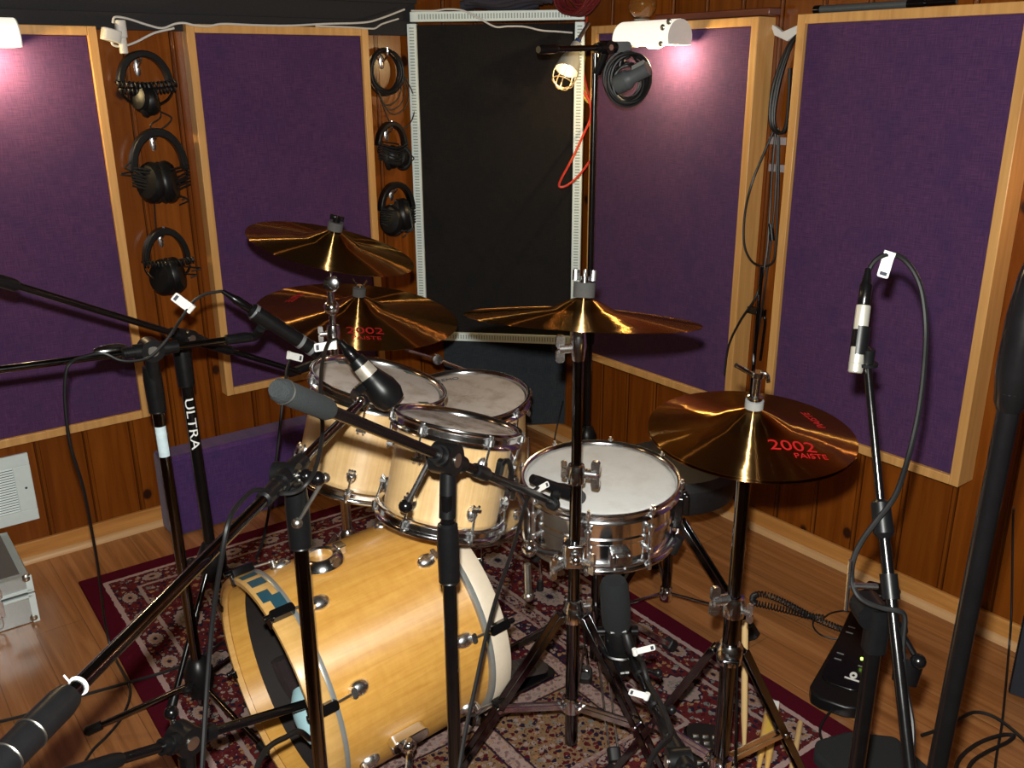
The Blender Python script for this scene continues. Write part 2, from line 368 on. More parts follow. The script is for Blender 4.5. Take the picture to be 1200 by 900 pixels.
class MB:
    def __init__(s): s.bm = bmesh.new(); s.mi = 0
    def face(s, vs):
        try:
            f = s.bm.faces.new(vs); f.material_index = s.mi; return f
        except ValueError: return None
    def box(s, c, size, T=None):
        T = T or Matrix.Identity(4); c = V(c); h = V(size)/2; vs = []
        for dx, dy, dz in ((-1,-1,-1),(1,-1,-1),(1,1,-1),(-1,1,-1),(-1,-1,1),(1,-1,1),(1,1,1),(-1,1,1)):
            vs.append(s.bm.verts.new(T @ (c+V((dx*h.x, dy*h.y, dz*h.z)))))
        for q in ((0,3,2,1),(4,5,6,7),(0,1,5,4),(1,2,6,5),(2,3,7,6),(3,0,4,7)): s.face([vs[i] for i in q])
        return s
    def rbox(s, c, size, r, T=None, seg=4):     # rounded in its local xy outline
        x, y = size[0]/2, size[1]/2; r = min(r, x*.999, y*.999); out = []
        for cx, cy, a0 in ((x-r, y-r, 0), (-x+r, y-r, PI/2), (-x+r, -y+r, PI), (x-r, -y+r, 1.5*PI)):
            for k in range(seg+1):
                a = a0+k*PI/2/seg; out.append((cx+r*math.cos(a), cy+r*math.sin(a)))
        return s.prism(out, c[2]-size[2]/2, c[2]+size[2]/2, (T or Matrix.Identity(4)) @ Matrix.Translation((c[0], c[1], 0)))
    def prism(s, outl, z0, z1, T=None):
        T = T or Matrix.Identity(4)
        a = [s.bm.verts.new(T @ V((x, y, z0))) for x, y in outl]; b = [s.bm.verts.new(T @ V((x, y, z1))) for x, y in outl]
        n = len(a); s.face(a[::-1]); s.face(b)
        for i in range(n): s.face([a[i], a[(i+1) % n], b[(i+1) % n], b[i]])
        return s
    def cyl(s, p0, p1, r0, r1=None, seg=16):
        r1 = r0 if r1 is None else r1; p0 = V(p0); p1 = V(p1)
        T = frame(p0, p1-p0); L = (p1-p0).length
        return s.lathe([(0, 0), (r0, 0), (r1, L), (0, L)], T, seg)
    def lathe(s, prof, T=None, seg=32, closed=False, a0=0.0, a1=2*PI):
        T = T or Matrix.Identity(4); full = abs(a1-a0-2*PI) < 1e-6; ns = seg if full else seg+1; rings = []
        for r, z in prof:
            if r < 1e-6: rings.append([s.bm.verts.new(T @ V((0, 0, z)))])
            else:
                rings.append([s.bm.verts.new(T @ V((r*math.cos(a0+(a1-a0)*k/seg), r*math.sin(a0+(a1-a0)*k/seg), z))) for k in range(ns)])
        m = len(rings)
        for i in range(m if closed else m-1):
            A, B = rings[i], rings[(i+1) % m]
            for k in range(seg):
                k2 = (k+1) % ns if full else k+1
                if len(A) == 1 and len(B) == 1: continue
                if len(A) == 1: s.face([A[0], B[k2], B[k]])
                elif len(B) == 1: s.face([A[k], A[k2], B[0]])
                else: s.face([A[k], A[k2], B[k2], B[k]])
        return s
    def tube(s, pts, r, seg=8, per=6, closed=False, smooth=True):
        P = catmull(pts, per, closed) if smooth else [V(p) for p in pts]
        n = len(P); rings = []; x = None
        for i in range(n):
            a = P[(i-1) % n] if (closed or i > 0) else P[i]; b = P[(i+1) % n] if (closed or i < n-1) else P[i]
            z = (b-a)
            if z.length < 1e-9: z = V((0, 0, 1))
            z.normalize()
            if x is None: x = z.orthogonal().normalized()
            x = (x-z*x.dot(z)); x = x.normalized() if x.length > 1e-6 else z.orthogonal().normalized()
            y = z.cross(x); rr = r(i/(n-1)) if callable(r) else r
            rings.append([s.bm.verts.new(P[i]+(x*math.cos(2*PI*k/seg)+y*math.sin(2*PI*k/seg))*rr) for k in range(seg)])
        for i in range(n if closed else n-1):
            A, B = rings[i], rings[(i+1) % n]
            for k in range(seg): s.face([A[k], A[(k+1) % seg], B[(k+1) % seg], B[k]])
        if not closed: s.face(rings[0][::-1]); s.face(rings[-1])
        return s
    def sph(s, c, r, seg=14, T=None, sc=(1, 1, 1)):
        c = V(c); n = seg//2
        Tm = (T or Matrix.Identity(4)) @ Matrix.Translation(c) @ Matrix.Diagonal((*sc, 1))
        return s.lathe([(r*math.sin(PI*k/n), -r*math.cos(PI*k/n)) for k in range(n+1)], Tm, seg)
    def torus(s, T, R, r, seg=32, seg2=8):
        return s.lathe([(R+r*math.cos(2*PI*k/seg2), r*math.sin(2*PI*k/seg2)) for k in range(seg2)], T, seg, closed=True)
    def helix(s, pts, R, r, turns, seg=5, n=None):
        P = catmull(pts, 8); n = n or turns*9; L = [0]
        for i in range(1, len(P)): L.append(L[-1]+(P[i]-P[i-1]).length)
        out = []; x = None; j = 0
        for k in range(n+1):
            d = L[-1]*k/n
            while j < len(L)-2 and L[j+1] < d: j += 1
            f = (d-L[j])/max(1e-9, L[j+1]-L[j]); p = P[j].lerp(P[j+1], f); z = (P[j+1]-P[j]).normalized()
            if x is None: x = z.orthogonal().normalized()
            x = (x-z*x.dot(z)).normalized(); y = z.cross(x); a = 2*PI*turns*k/n
            out.append(p+(x*math.cos(a)+y*math.sin(a))*R)
        return s.tube(out, r, seg, smooth=False)
    def add_mesh(s, me, T):
        t = bmesh.new(); t.from_mesh(me); bmesh.ops.triangulate(t, faces=t.faces)
        for _ in range(3): bmesh.ops.subdivide_edges(t, edges=[e for e in t.edges if e.calc_length() > .004], cuts=1); bmesh.ops.triangulate(t, faces=[f for f in t.faces if len(f.verts) > 3])
        t.verts.index_update(); vs = [s.bm.verts.new(T(v.co)) for v in t.verts]
        for f in t.faces: s.face([vs[v.index] for v in f.verts])
        t.free(); return s
    def clusters(s):
        bm = s.bm; bm.verts.index_update(); bm.verts.ensure_lookup_table(); seen = [-1]*len(bm.verts); isl = []
        for v in bm.verts:
            if seen[v.index] >= 0: continue
            st = [v]; seen[v.index] = len(isl); cur = []
            while st:
                q = st.pop(); cur.append(q)
                for e in q.link_edges:
                    w = e.other_vert(q)
                    if seen[w.index] < 0: seen[w.index] = len(isl); st.append(w)
            isl.append(cur)
        k = len(isl)
        if k < 2 or k > 600: return None
        bb = [([min(v.co[i] for v in c) for i in range(3)], [max(v.co[i] for v in c) for i in range(3)]) for c in isl]
        par = list(range(k))
        def find(a):
            while par[a] != a: par[a] = par[par[a]]; a = par[a]
            return a
        sz = [max(h[i]-l[i] for i in range(3)) for l, h in bb]
        for a in range(k):
            for c in range(a):
                g = math.sqrt(sum(max(0, bb[a][0][i]-bb[c][1][i], bb[c][0][i]-bb[a][1][i])**2 for i in range(3)))
                if g <= max(.02, .5*max(sz[a], sz[c])): par[find(a)] = find(c)
        gr = {}
        for a in range(k): gr.setdefault(find(a), []).extend(isl[a])
        return list(gr.values()) if len(gr) > 1 else None
    def build(s, name, mat, parent=None, sharp=35, bevel=0.0, label=None, recalc=True):
        bm = s.bm
        cl = s.clusters() if parent is not None else None
        if cl:                                   # pieces far apart become parts of their own
            first = None
            for c in cl:
                keep = set(c); m = MB(); mp = {v: m.bm.verts.new(v.co) for v in c}
                for f in bm.faces:
                    if f.verts[0] in keep:
                        try: m.bm.faces.new([mp[v] for v in f.verts]).material_index = f.material_index
                        except ValueError: pass
                o = m.build(name, mat, parent, sharp, bevel, label, recalc); first = first or o
            bm.free(); return first
        if recalc: bmesh.ops.recalc_face_normals(bm, faces=bm.faces)
        me = bpy.data.meshes.new(name)
        o = bpy.data.objects.new(name, me); COL.objects.link(o)
        if parent is not None:
            T = ROOT[parent]; bmesh.ops.transform(bm, matrix=T.inverted(), verts=bm.verts)
            o.parent = parent; ROOT[o] = T
        else:
            lo = V((min(v.co.x for v in bm.verts), min(v.co.y for v in bm.verts), min(v.co.z for v in bm.verts)))
            hi = V((max(v.co.x for v in bm.verts), max(v.co.y for v in bm.verts), 0))
            c = V(((lo.x+hi.x)/2, (lo.y+hi.y)/2, lo.z))
            if getattr(s, 'T', None) is not None: T = s.T
            else: T = Matrix.Translation(c)
            bmesh.ops.transform(bm, matrix=T.inverted(), verts=bm.verts)
            o.matrix_basis = T; ROOT[o] = T
        bm.to_mesh(me); bm.free()
        for m in (mat if isinstance(mat, (list, tuple)) else [mat]): me.materials.append(m if not isinstance(m, str) else M[m])
        for p in me.polygons: p.use_smooth = True
        me.set_sharp_from_angle(angle=math.radians(sharp))
        if bevel:
            b = o.modifiers.new('bevel', 'BEVEL'); b.width = bevel; b.segments = 2; b.limit_method = 'ANGLE'
        if label: o['label'] = label
        return o

def thing(name, label, cat, loc, group=None, T=None):
    o = bpy.data.objects.new(name, None); COL.objects.link(o); o.empty_display_size = .05
    T = T if T is not None else Matrix.Translation(V(loc))
    o.matrix_basis = T; ROOT[o] = T
    return tag(o, label, cat, group)
def tag(o, label, cat, group=None):
    o['label'] = label; o['category'] = cat
    if group: o['group'] = group
    return o
def struct(o): o['kind'] = 'structure'; return o
def text_mesh(body, size, extr=.0003):
    c = bpy.data.curves.new('lettering', 'FONT'); c.body = body; c.size = size; c.align_x = 'CENTER'; c.align_y = 'CENTER'; c.extrude = extr
    o = bpy.data.objects.new('lettering', c); COL.objects.link(o)
    bpy.context.view_layer.update()
    me = bpy.data.meshes.new_from_object(o.evaluated_get(bpy.context.evaluated_depsgraph_get()))
    bpy.data.objects.remove(o); return me
# ------------------------------------------------------------------ room shell
LW = 5.6; HT = 2.42
def wall(name, o, d, n, L, mat):
    T = frame(o, Z, d); b = MB(); b.T = T
    y = -1 if V(T.col[1][:3]).dot(n) > 0 else 1
    b.box((L/2, y*.05, HT/2), (L+.2, .1, HT), T)
    return struct(b.build(name, mat))
wall('wall_left', CC-dL*LW, dL, nL, LW, 'pine')
wall('wall_right', CC-dR*LW, dR, nR, LW, 'pine')
FC = CC-dL*LW-dR*LW
wall('wall_front', CC-dR*LW-dL*LW, dL, -nL, LW, 'wallgrey')
wall('wall_back', CC-dL*LW-dR*LW, dR, -nR, LW, 'wallgrey')
Tf = frame(CC, Z, dR)
b = MB(); b.T = Tf
cx = (CC-dL*LW/2-dR*LW/2)
Tc = frame(V((cx.x, cx.y, 0)), Z, dR)
b.box((0, 0, -.05), (LW+.2, LW+.2, .1), Tc); struct(b.build('floor', 'floor'))
b = MB(); b.T = Tc; b.box((0, 0, HT+.05), (LW+.2, LW+.2, .1), Tc); struct(b.build('ceiling', 'ceil'))
def board(name, P, d, n, L):
    T = frame(P, Z, d); sy = 1 if V(T.col[1][:3]).dot(n) > 0 else -1
    b = MB(); b.T = T; b.box((L/2, sy*.007, .035), (L, .014, .07), T); o = struct(b.build(name, 'base', bevel=.003))
    b = MB()
    pr = [(.014, 0), (.030, 0), (.028, .011), (.021, .019), (.014, .021)]
    va = [[b.bm.verts.new(T @ V((x, sy*y, z))) for y, z in pr] for x in (0, L)]
    for i in range(len(pr)): b.face([va[0][i], va[0][(i+1) % 5], va[1][(i+1) % 5], va[1][i]])
    b.face(va[0]); b.face(va[1]); b.build('shoe_moulding', 'shoe', o)
board('baseboard_left', CC-dL*LW, dL, nL, LW-.03)
board('baseboard_right', CC-dR*LW, dR, nR, LW-.03)

# black grooved board band above the left panels
T = frame(CC-dL*LW, Z, dL); sy = 1 if V(T.col[1][:3]).dot(nL) > 0 else -1
b = MB(); b.T = T
Lb = LW-.50
for k in range(7): b.box((Lb/2, sy*.012, 1.628+.052+.112*k if k else 1.628+.026), (Lb, .024-.001*(k % 2), .110 if k else .050), T)
b.box((Lb/2, sy*.004, 2.02), (Lb, .008, .78), T)
struct(b.build('trim_1', 'bfoam', bevel=.002))

# ------------------------------------------------------------------ fabric panels
def acoustic_panel(label, P, d, n, w, h, t, z0, fr=.026, group=None):
    """P: floor point on the wall under the left end; d: along the wall; n: into the room"""
    T = frame(P+Z*z0, Z, d); sy = 1 if V(T.col[1][:3]).dot(n) > 0 else -1
    r = thing('acoustic_panel', label, 'acoustic panel', None, group, T)
    b = MB()
    b.box((fr/2, sy*t/2, h/2), (fr, t, h), T); b.box((w-fr/2, sy*t/2, h/2), (fr, t, h), T)
    b.box((w/2, sy*t/2, fr/2), (w-2*fr, t, fr), T); b.box((w/2, sy*t/2, h-fr/2), (w-2*fr, t, fr), T)
    b.build('frame', 'fram', r, bevel=.002)
    b = MB(); b.box((w/2, sy*(t-.012)/2, h/2), (w-2*fr+.002, t-.012, h-2*fr+.002), T); b.build('fabric', 'purple', r, bevel=.004)
    return r
acoustic_panel('purple fabric panel in a pale wood frame under the left wall lamp', CC+dL*(-2.55), dL, nL, 2.55-1.622, 1.22, .05, .417)
acoustic_panel('purple fabric panel in a pale wood frame between the two columns of headphones', CC+dL*(-1.358), dL, nL, 1.358-.7205, 1.22, .05, .430)
acoustic_panel('purple fabric panel in a pale wood frame behind the right wall lamp', CC-dR*.4989, -dR, nR, 1.2248-.4989, 1.22, .081, .434)
acoustic_panel('purple fabric panel in a pale wood frame behind the small silver microphone', CC-dR*1.3595, -dR, nR, 2.0104-1.3595, 1.22, .081, .433)
acoustic_panel('purple fabric panel at the far right edge, mostly cut off', CC-dR*2.205, -dR, nR, .66, 1.22, .081, .437)

# black panel in a slotted white frame across the corner
PA = V((-.372, 3.543, 0)); PB = V((.262, 3.45, 0)); pd = (PB-PA).normalized(); pn = V((pd.y, -pd.x, 0)); pw = (PB-PA).length
T = frame(PA-pn*.03+Z*.487, Z, pd); sy = 1 if V(T.col[1][:3]).dot(pn) > 0 else -1
r = thing('acoustic_panel', 'black fabric panel in a slotted white metal frame across the room corner', 'acoustic panel', None, None, T)
h = 1.222; fw = .034; ft = .032
fo = MB()
fo.box((fw/2, sy*ft/2, h/2-.02), (fw, ft, h-.04), T); fo.box((pw-fw/2, sy*ft/2, h/2-.02), (fw, ft, h-.04), T)
fo.box((pw/2, sy*ft/2, fw/2), (pw-2*fw, ft, fw), T); fo.box((pw/2+.006, sy*ft/2, h-fw/2), (pw-.012, ft-.002, fw), T)
fo = fo.build('frame', 'alu', r, bevel=.002)
b = MB()
k = 0; x = fw+.012
while x < pw-fw-.008:
    for zz in (fw*.55, h-fw*.5): b.box((x, sy*(ft-.0005), zz), (.0045, .002, .017), T)
    x += .0105
zz = fw+.02
while zz < h-fw-.012:
    for xx in (fw*.5, pw-fw*.5): b.box((xx, sy*(ft-.0005), zz), (.017, .002, .0045), T)
    zz += .0105
b.build('slot_row', 'aluhole', fo)
b = MB(); b.box((pw/2, sy*.010, h/2-.01), (pw-2*fw+.006, .020, h-2*fw), T); b.build('fabric', 'blackfab', r)

# slate grey panel low in the corner
PA2 = WL(-.42, .004, 0); PB2 = WR(.30, .004, 0); gd = (PB2-PA2).normalized(); gn = V((gd.y, -gd.x, 0)); gw = (PB2-PA2).length
T = frame(PA2+Z*.075, Z, gd); sy = 1 if V(T.col[1][:3]).dot(gn) > 0 else -1
b = MB(); b.T = T
ol = [(0, 0), (gw, 0), (gw-.03, sy*-.03), (.03, sy*-.03)]
b.prism(ol, 0, .40, T)
tag(b.build('corner_absorber', 'greyfab', bevel=.003), 'slate grey fabric panel low in the corner behind the floor tom', 'acoustic panel')

# long violet absorber box on the floor
a0, a1 = -1.632, -.62; T = frame(WL(a0, .033, 0), Z, dL); sy = 1 if V(T.col[1][:3]).dot(nL) > 0 else -1
b = MB(); b.T = T; b.box(((a1-a0)/2, sy*.056, .146), (a1-a0, .112, .292), T)
tag(b.build('bass_trap', 'purple2', bevel=.014), 'long low violet fabric box standing on the floor behind the drums', 'bass trap')

# ------------------------------------------------------------------ vent grille on the left wall
T = frame(WL(-2.42, 0, .14), Z, dL); sy = 1 if V(T.col[1][:3]).dot(nL) > 0 else -1
r = thing('vent_grille', 'white louvred vent grille low on the left wall', 'vent', None, None, T)
w, h = .42, .232; e = .05
b = MB()
for c, s_ in (((w/2, sy*.005, .02), (w, .01, .04)), ((w/2, sy*.005, h-.02), (w, .01, .04)), ((.025, sy*.005, h/2), (.05, .01, h-.08)), ((w-.025, sy*.005, h/2), (.05, .01, h-.08))): b.box(c, s_, T)
b.build('frame', 'alu', r, bevel=.002)
b = MB(); k = 0
for k in range(18):
    TT = T @ Matrix.Translation((w/2, sy*.007, .044+k*.0085)) @ Matrix.Rotation(sy*.5, 4, 'X'); b.box((0, 0, 0), (w-.1, .001, .0058), TT)
b.build('louvres', 'alu', r)
b = MB(); b.box((w/2, sy*.002, h/2), (w-.1, .002, h-.08), T); b.build('dark_backing', 'ink', r)  # dark sheet standing in for the shade in the louvre gaps
for zz in (.02, h*.5): b = MB(); b.sph((w-.022, sy*.0105, h*.5), .004, 8, T)
b.build('screw', 'ink', r)

# ------------------------------------------------------------------ aluminium flight case
P = atz(47, 727); P.z = 0
T = frame(P-dL*.62, Z, dL); w, dp, h = .62, .34, .152
sgn = 1 if V(T.col[1][:3]).dot(nL) < 0 else -1     # local +y runs toward the wall when sgn = 1
r = thing('flight_case', 'silver aluminium flight case on the floor under the vent grille', 'case', None, None, T)
b = MB(); b.box((w/2, sgn*dp/2, .046), (w-.006, dp-.006, .092), T); b.build('body', 'alus', r, bevel=.003)
b = MB(); b.box((w/2, sgn*dp/2, .124), (w-.006, dp-.006, .050), T); lid = b.build('lid', 'alus', r, bevel=.003)
b = MB(); b.box((w/2, sgn*dp/2, h-.002), (w-.05, dp-.05, .004), T); b.build('lid_skin', plain('dull grey lid', (.12, .10, .095), .35, .3), lid)
b = MB()
for x in (.008, w-.008):
    b.box((x, sgn*.003, .046), (.018, .008, .092), T); b.box((x, sgn*.003, .124), (.018, .008, .052), T)
b.box((w/2, sgn*.003, .086), (w, .008, .008), T); b.box((w/2, sgn*.003, .105), (w, .008, .009), T)
b.build('edging', 'alu', r, bevel=.001)
b = MB()
for x in (.012, w-.012):
    for zz in (.014, .142): b.sph((x, sgn*.006, zz), .014, 10, T, (1, .7, 1))
b.build('corner_guard', 'nickel', r)
for x in (w-.105, .105):
    b = MB(); b.rbox((0, 0, 0), (.045, .06, .008), .012, T @ Matrix.Translation((x, -sgn*.004, .075)) @ Matrix.Rotation(PI/2, 4, 'X')); la = b.build('latch', 'chrome', r, bevel=.001)
    b = MB(); b.tube([T @ V((x+dx, -sgn*.012, zz)) for dx, zz in ((-.013, .05), (-.011, .025), (0, .016), (.011, .025), (.013, .05))], .0022, 6); b.build('latch_ring', 'chrome', la)
    b = MB(); b.rbox((0, 0, 0), (.05, .03, .008), .008, T @ Matrix.Translation((x, -sgn*.004, .122)) @ Matrix.Rotation(PI/2, 4, 'X')); b.build('hasp', 'chrome', la)

# ------------------------------------------------------------------ wall lamps
def lamp(label, P, d, n, L, nuts=True):
    """tubular lamp along the wall with its open side down"""
    T = frame(P, Z, d); sy = 1 if V(T.col[1][:3]).dot(n) > 0 else -1
    r = thing('wall_lamp', label, 'lamp', None, None, T)
    R = .054
    pr = [(R*math.cos(a), R*math.sin(a)) for a in [(-.42+k*(PI+.84)/20) for k in range(21)]]
    b = MB()
    out = [(sy*(x+R+.004), z) for x, z in pr]; inn = [(sy*(x*.93+R+.004), z*.93) for x, z in pr][::-1]
    T2 = T @ Matrix(((0, 0, 1, 0), (1, 0, 0, 0), (0, 1, 0, 0), (0, 0, 0, 1)))
    b.prism(out+inn, 0, L, T2); b.build('shade', 'lampw', r, 40)
    b = MB()
    for x in (.0, L): b.prism([(sy*(q*.99+R+.004), z*.99) for q, z in pr], x-.003, x+.003, T2)
    b.build('end_cap', 'white', r)
    b = MB()
    b.cyl(T @ V((.03, sy*(R+.004), -.006)), T @ V((.06, sy*(R+.004), -.006)), .02); b.build('socket', 'white', r)
    b = MB(); b.lathe([(0, 0), (.012, 0), (.016, .02), (.028, .05), (.028, .085), (.018, .105), (0, .112)], frame(T @ V((L-.04, sy*(R+.004), -.004)), -d), 18)
    b.build('bulb', 'bulb', r)
    b = MB()
    for x, z in ((L-.045, .028), (L-.02, .044), (L-.05, -.02)) if nuts else (): b.sph((x+.02, sy*(2*R+.002), z), .010, 10, T, (1, .5, 1))
    if nuts: b.build('bracket_nut', 'nickel', r)
    return r, T, sy
lamp('glowing white tubular lamp mounted at the top of the panel right of the corner', WR(.728, .082, 1.603), -dR, nR, .245)
lamp('glowing white lamp cut off by the left edge, above the leftmost panel', WL(-2.15, .052, 1.597), dL, nL, .300, False)
# brown glass globe resting on the right lamp
c = WR(.80, .135, 1.708)
r = thing('glass_globe', 'dark amber glass globe above the lit white lamp', 'globe', c-Z*.045)
b = MB(); b.sph(c, .046, 24); b.build('glass', 'amber', r)
b = MB(); b.cyl(c-Z*.047, c-Z*.036, .026, .022); b.build('collar', 'nickel', r)

# clamp lamp with a wire cage
p0 = at(690, 27, 3.18); p1 = at(681, 46, 3.17); p2 = at(667, 84, 3.15)
ax = (p2-p1).normalized()
r = thing('clamp_lamp', 'small silver work lamp with a wire cage hanging beside the black panel', 'lamp', p2-Z*.05)
b = MB(); b.cyl(at(678, 46, 3.17), at(675.5, 52, 3.17), .0105, .0105); b.build('collar', plain('blue collar', (.02, .04, .16), .4), r)
b = MB(); b.cyl(p0, at(678, 46, 3.17), .007); b.build('handle', 'nickel', r)
q = at(676, 51, 3.17); L = (p2-q).length
b = MB(); b.lathe([(0, 0), (.016, 0), (.02, .02), (.022, .04), (.036, L*.62), (.043, L*.98), (.040, L*.98), (.033, L*.62), (.015, .04), (0, .035)], frame(q, ax), 28); b.build('reflector', plain('silver painted metal', (.45, .45, .43), .35, .35), r)
b = MB(); Tc2 = frame(q+ax*L*.98, ax)
for k in range(5):
    a = k*2*PI/5+.3
    b.tube([Tc2 @ V((R_*math.cos(a), R_*math.sin(a), z)) for R_, z in ((.040, 0), (.043, .025), (.034, .052), (.012, .066), (0, .068))], .0022, 6)
b.torus(Tc2 @ Matrix.Translation((0, 0, .045)), .037, .0018, 24, 6)
b.build('wire_cage', plain('warm wire', (.75, .62, .4), .3, .6), r)
b = MB(); b.sph((0, 0, -.012), .017, 16, Tc2, (1, 1, 1.5)); b.build('bulb', 'bulb', r)
CLAMP = Tc2 @ V((0, 0, .03))

# ------------------------------------------------------------------ red and yellow cords hanging by the corner
def cord(label, mat, paths, r_, name='cord', cat='cable', group=None, per=6, seg=7):
    b = MB()
    for p in paths: b.tube(p, r_, seg, per)
    return tag(b.build(name, mat), label, cat, group)
def loops(c, ex, ey, rx, ry, n, jit, dep, turns_pts=14):
    """n overlapping loops of a coil in the plane ex, ey"""
    out = []; nn = ex.cross(ey)
    for k in range(n):
        jx, jy, jr = random.uniform(-jit, jit), random.uniform(-jit, jit), random.uniform(.9, 1.08)
        for i in range(turns_pts):
            a = 2*PI*i/turns_pts+PI/2
            out.append(c+ex*(rx*jr*math.cos(a)+jx)+ey*(ry*jr*math.sin(a)+jy)+nn*(dep*(k/max(1, n-1)-.5)+random.uniform(-.002, .002)))
    return out
cw = WR(.53, .185, 1.750)
cord('dark red cord coiled above the corner, at the top edge', 'dred', [loops(cw, -dR, Z, .085, .055, 9, .012, .05), loops(cw-dR*.04, -dR, Z, .06, .045, 5, .012, .04)], .0048, 'red_cord')
cord('red cord hanging in a loop past the black panel edge', 'redc', [[at(u, v, t) for u, v, t in ((682, 22, 3.3), (676, 38, 3.3), (674, 58, 3.3), (681, 100, 3.3), (691, 120, 3.3), (692, 138, 3.3), (684, 157, 3.26), (671, 185, 3.22), (657, 211, 3.2), (656, 219, 3.2), (665, 217, 3.2), (679, 205, 3.22), (691, 189, 3.3))]], .0042)
cord('red cord hanging beside the lamp cage', 'redc', [[at(u, v, t) for u, v, t in ((688, 20, 3.31), (684, 45, 3.31), (683, 75, 3.31), (687, 100, 3.31), (692, 117, 3.31))]], .0042)
cord('bright yellow cord hanging in a loop below the lamp cage', 'yelc', [[at(u, v, t) for u, v, t in ((680, 30, 3.34), (676, 60, 3.34), (675, 85, 3.33), (679, 104, 3.33), (687, 117, 3.33), (692, 121, 3.33))], [at(u, v, t) for u, v, t in ((683, 30, 3.345), (679, 62, 3.345), (679, 88, 3.34), (684, 104, 3.34), (692, 113, 3.34))], [at(u, v, t) for u, v, t in ((686, 60, 3.36), (683, 80, 3.36), (685, 98, 3.35), (690, 110, 3.35), (693, 112, 3.35))]], .0062)

# ------------------------------------------------------------------ white extension wire with its plug block
pl = WL(-1.585, .058, 1.612)
r = thing('extension_wire', 'white wire with a plug cluster running along the top of the left panels', 'cable', pl)
b = MB()
Tp = frame(pl, Z, dL)
b.rbox((0, 0, 0), (.055, .04, .035), .012, Tp @ Matrix.Rotation(.25, 4, 'Y')); b.rbox((.03, 0, .018), (.03, .03, .05), .01, Tp); b.rbox((.03, 0, -.026), (.022, .024, .05), .008, Tp)
b.build('plug', 'wire', r, bevel=.003)
b = MB()
b.tube([atL(u, v, o) for u, v, o in ((132, 27, .062), (135, 20, .066), (150, 22, .06), (172, 29, .055), (190, 33, .056), (205, 28, .056), (216, 27, .058), (228, 29.5, .058), (245, 30.5, .058), (262, 28, .058), (300, 29.5, .056), (340, 30, .056), (380, 28, .056), (425, 26.5, .055), (445, 22, .05), (474, 11, .04))], .0035, 7)
b.tube([atL(u, v, o) for u, v, o in ((130, 45, .05), (133, 53, .05), (145, 54, .045), (160, 49, .04), (180, 39, .045), (200, 34, .05), (204, 33, .056))], .0035, 7)
b.tube([atL(u, v, o) for u, v, o in ((370, 30.5, .058), (410, 32, .058), (432, 33.5, .058), (440, 33, .056), (448, 28, .05), (467, 22, .045))], .003, 7)
b.build('wire', 'wire', r)
cord('white wire draped over the top of the black corner panel', 'wire', [[PA+pd*s_+pn*o+Z*z for s_, o, z in ((.02, .006, 1.712), (.10, .004, 1.711), (.15, .006, 1.7155), (.20, .006, 1.712), (.235, .008, 1.700), (.27, .01, 1.682), (.325, .014, 1.655), (.37, .014, 1.656), (.43, .014, 1.654), (.49, .016, 1.641), (.545, .016, 1.637), (.60, .018, 1.632))]], .0032, 'wire')
# dark cloth on the black panel, battens and pole on the right panels
b = MB()
for k in range(4):
    b.tube([PA+pd*(.19+.02*k+s_)+pn*(-.05+.02*k)+Z*(1.728+.006*k+.01*math.sin(s_*26+k)) for s_ in (0, .06, .12, .18, .24, .28)], .018-.002*k, 8)
tag(b.build('folded_cloth', 'cloth'), 'dark crumpled cloth lying on top of the black corner panel', 'cloth')
T = frame(WR(.82, .04, 1.655), Z, -dR); b = MB(); b.T = T; b.box((.20, 0, .012), (.46, .055, .022), T)
tag(b.build('wooden_batten', 'brown', bevel=.003), 'dark red-brown batten lying on the panel right of the lit lamp', 'batten')
p0, p1 = WR(1.40, .05, 1.664), WR(1.80, .05, 1.664)
r = thing('boom_pole', 'grey and black boom pole lying on top of the right panel', 'pole', p0-Z*.011)
b = MB(); b.cyl(p0, p0.lerp(p1, .72), .010, .010); b.build('tube', plain('dull grey tube', (.10, .11, .115), .4, .3), r)
b = MB(); b.cyl(p0.lerp(p1, .68), p0.lerp(p1, .80), .0115); b.cyl(p0.lerp(p1, .80), p1, .007); b.cyl(p0-dR*-.008, p0-dR*.012, .0115); b.build('clutch', 'blkm', r)

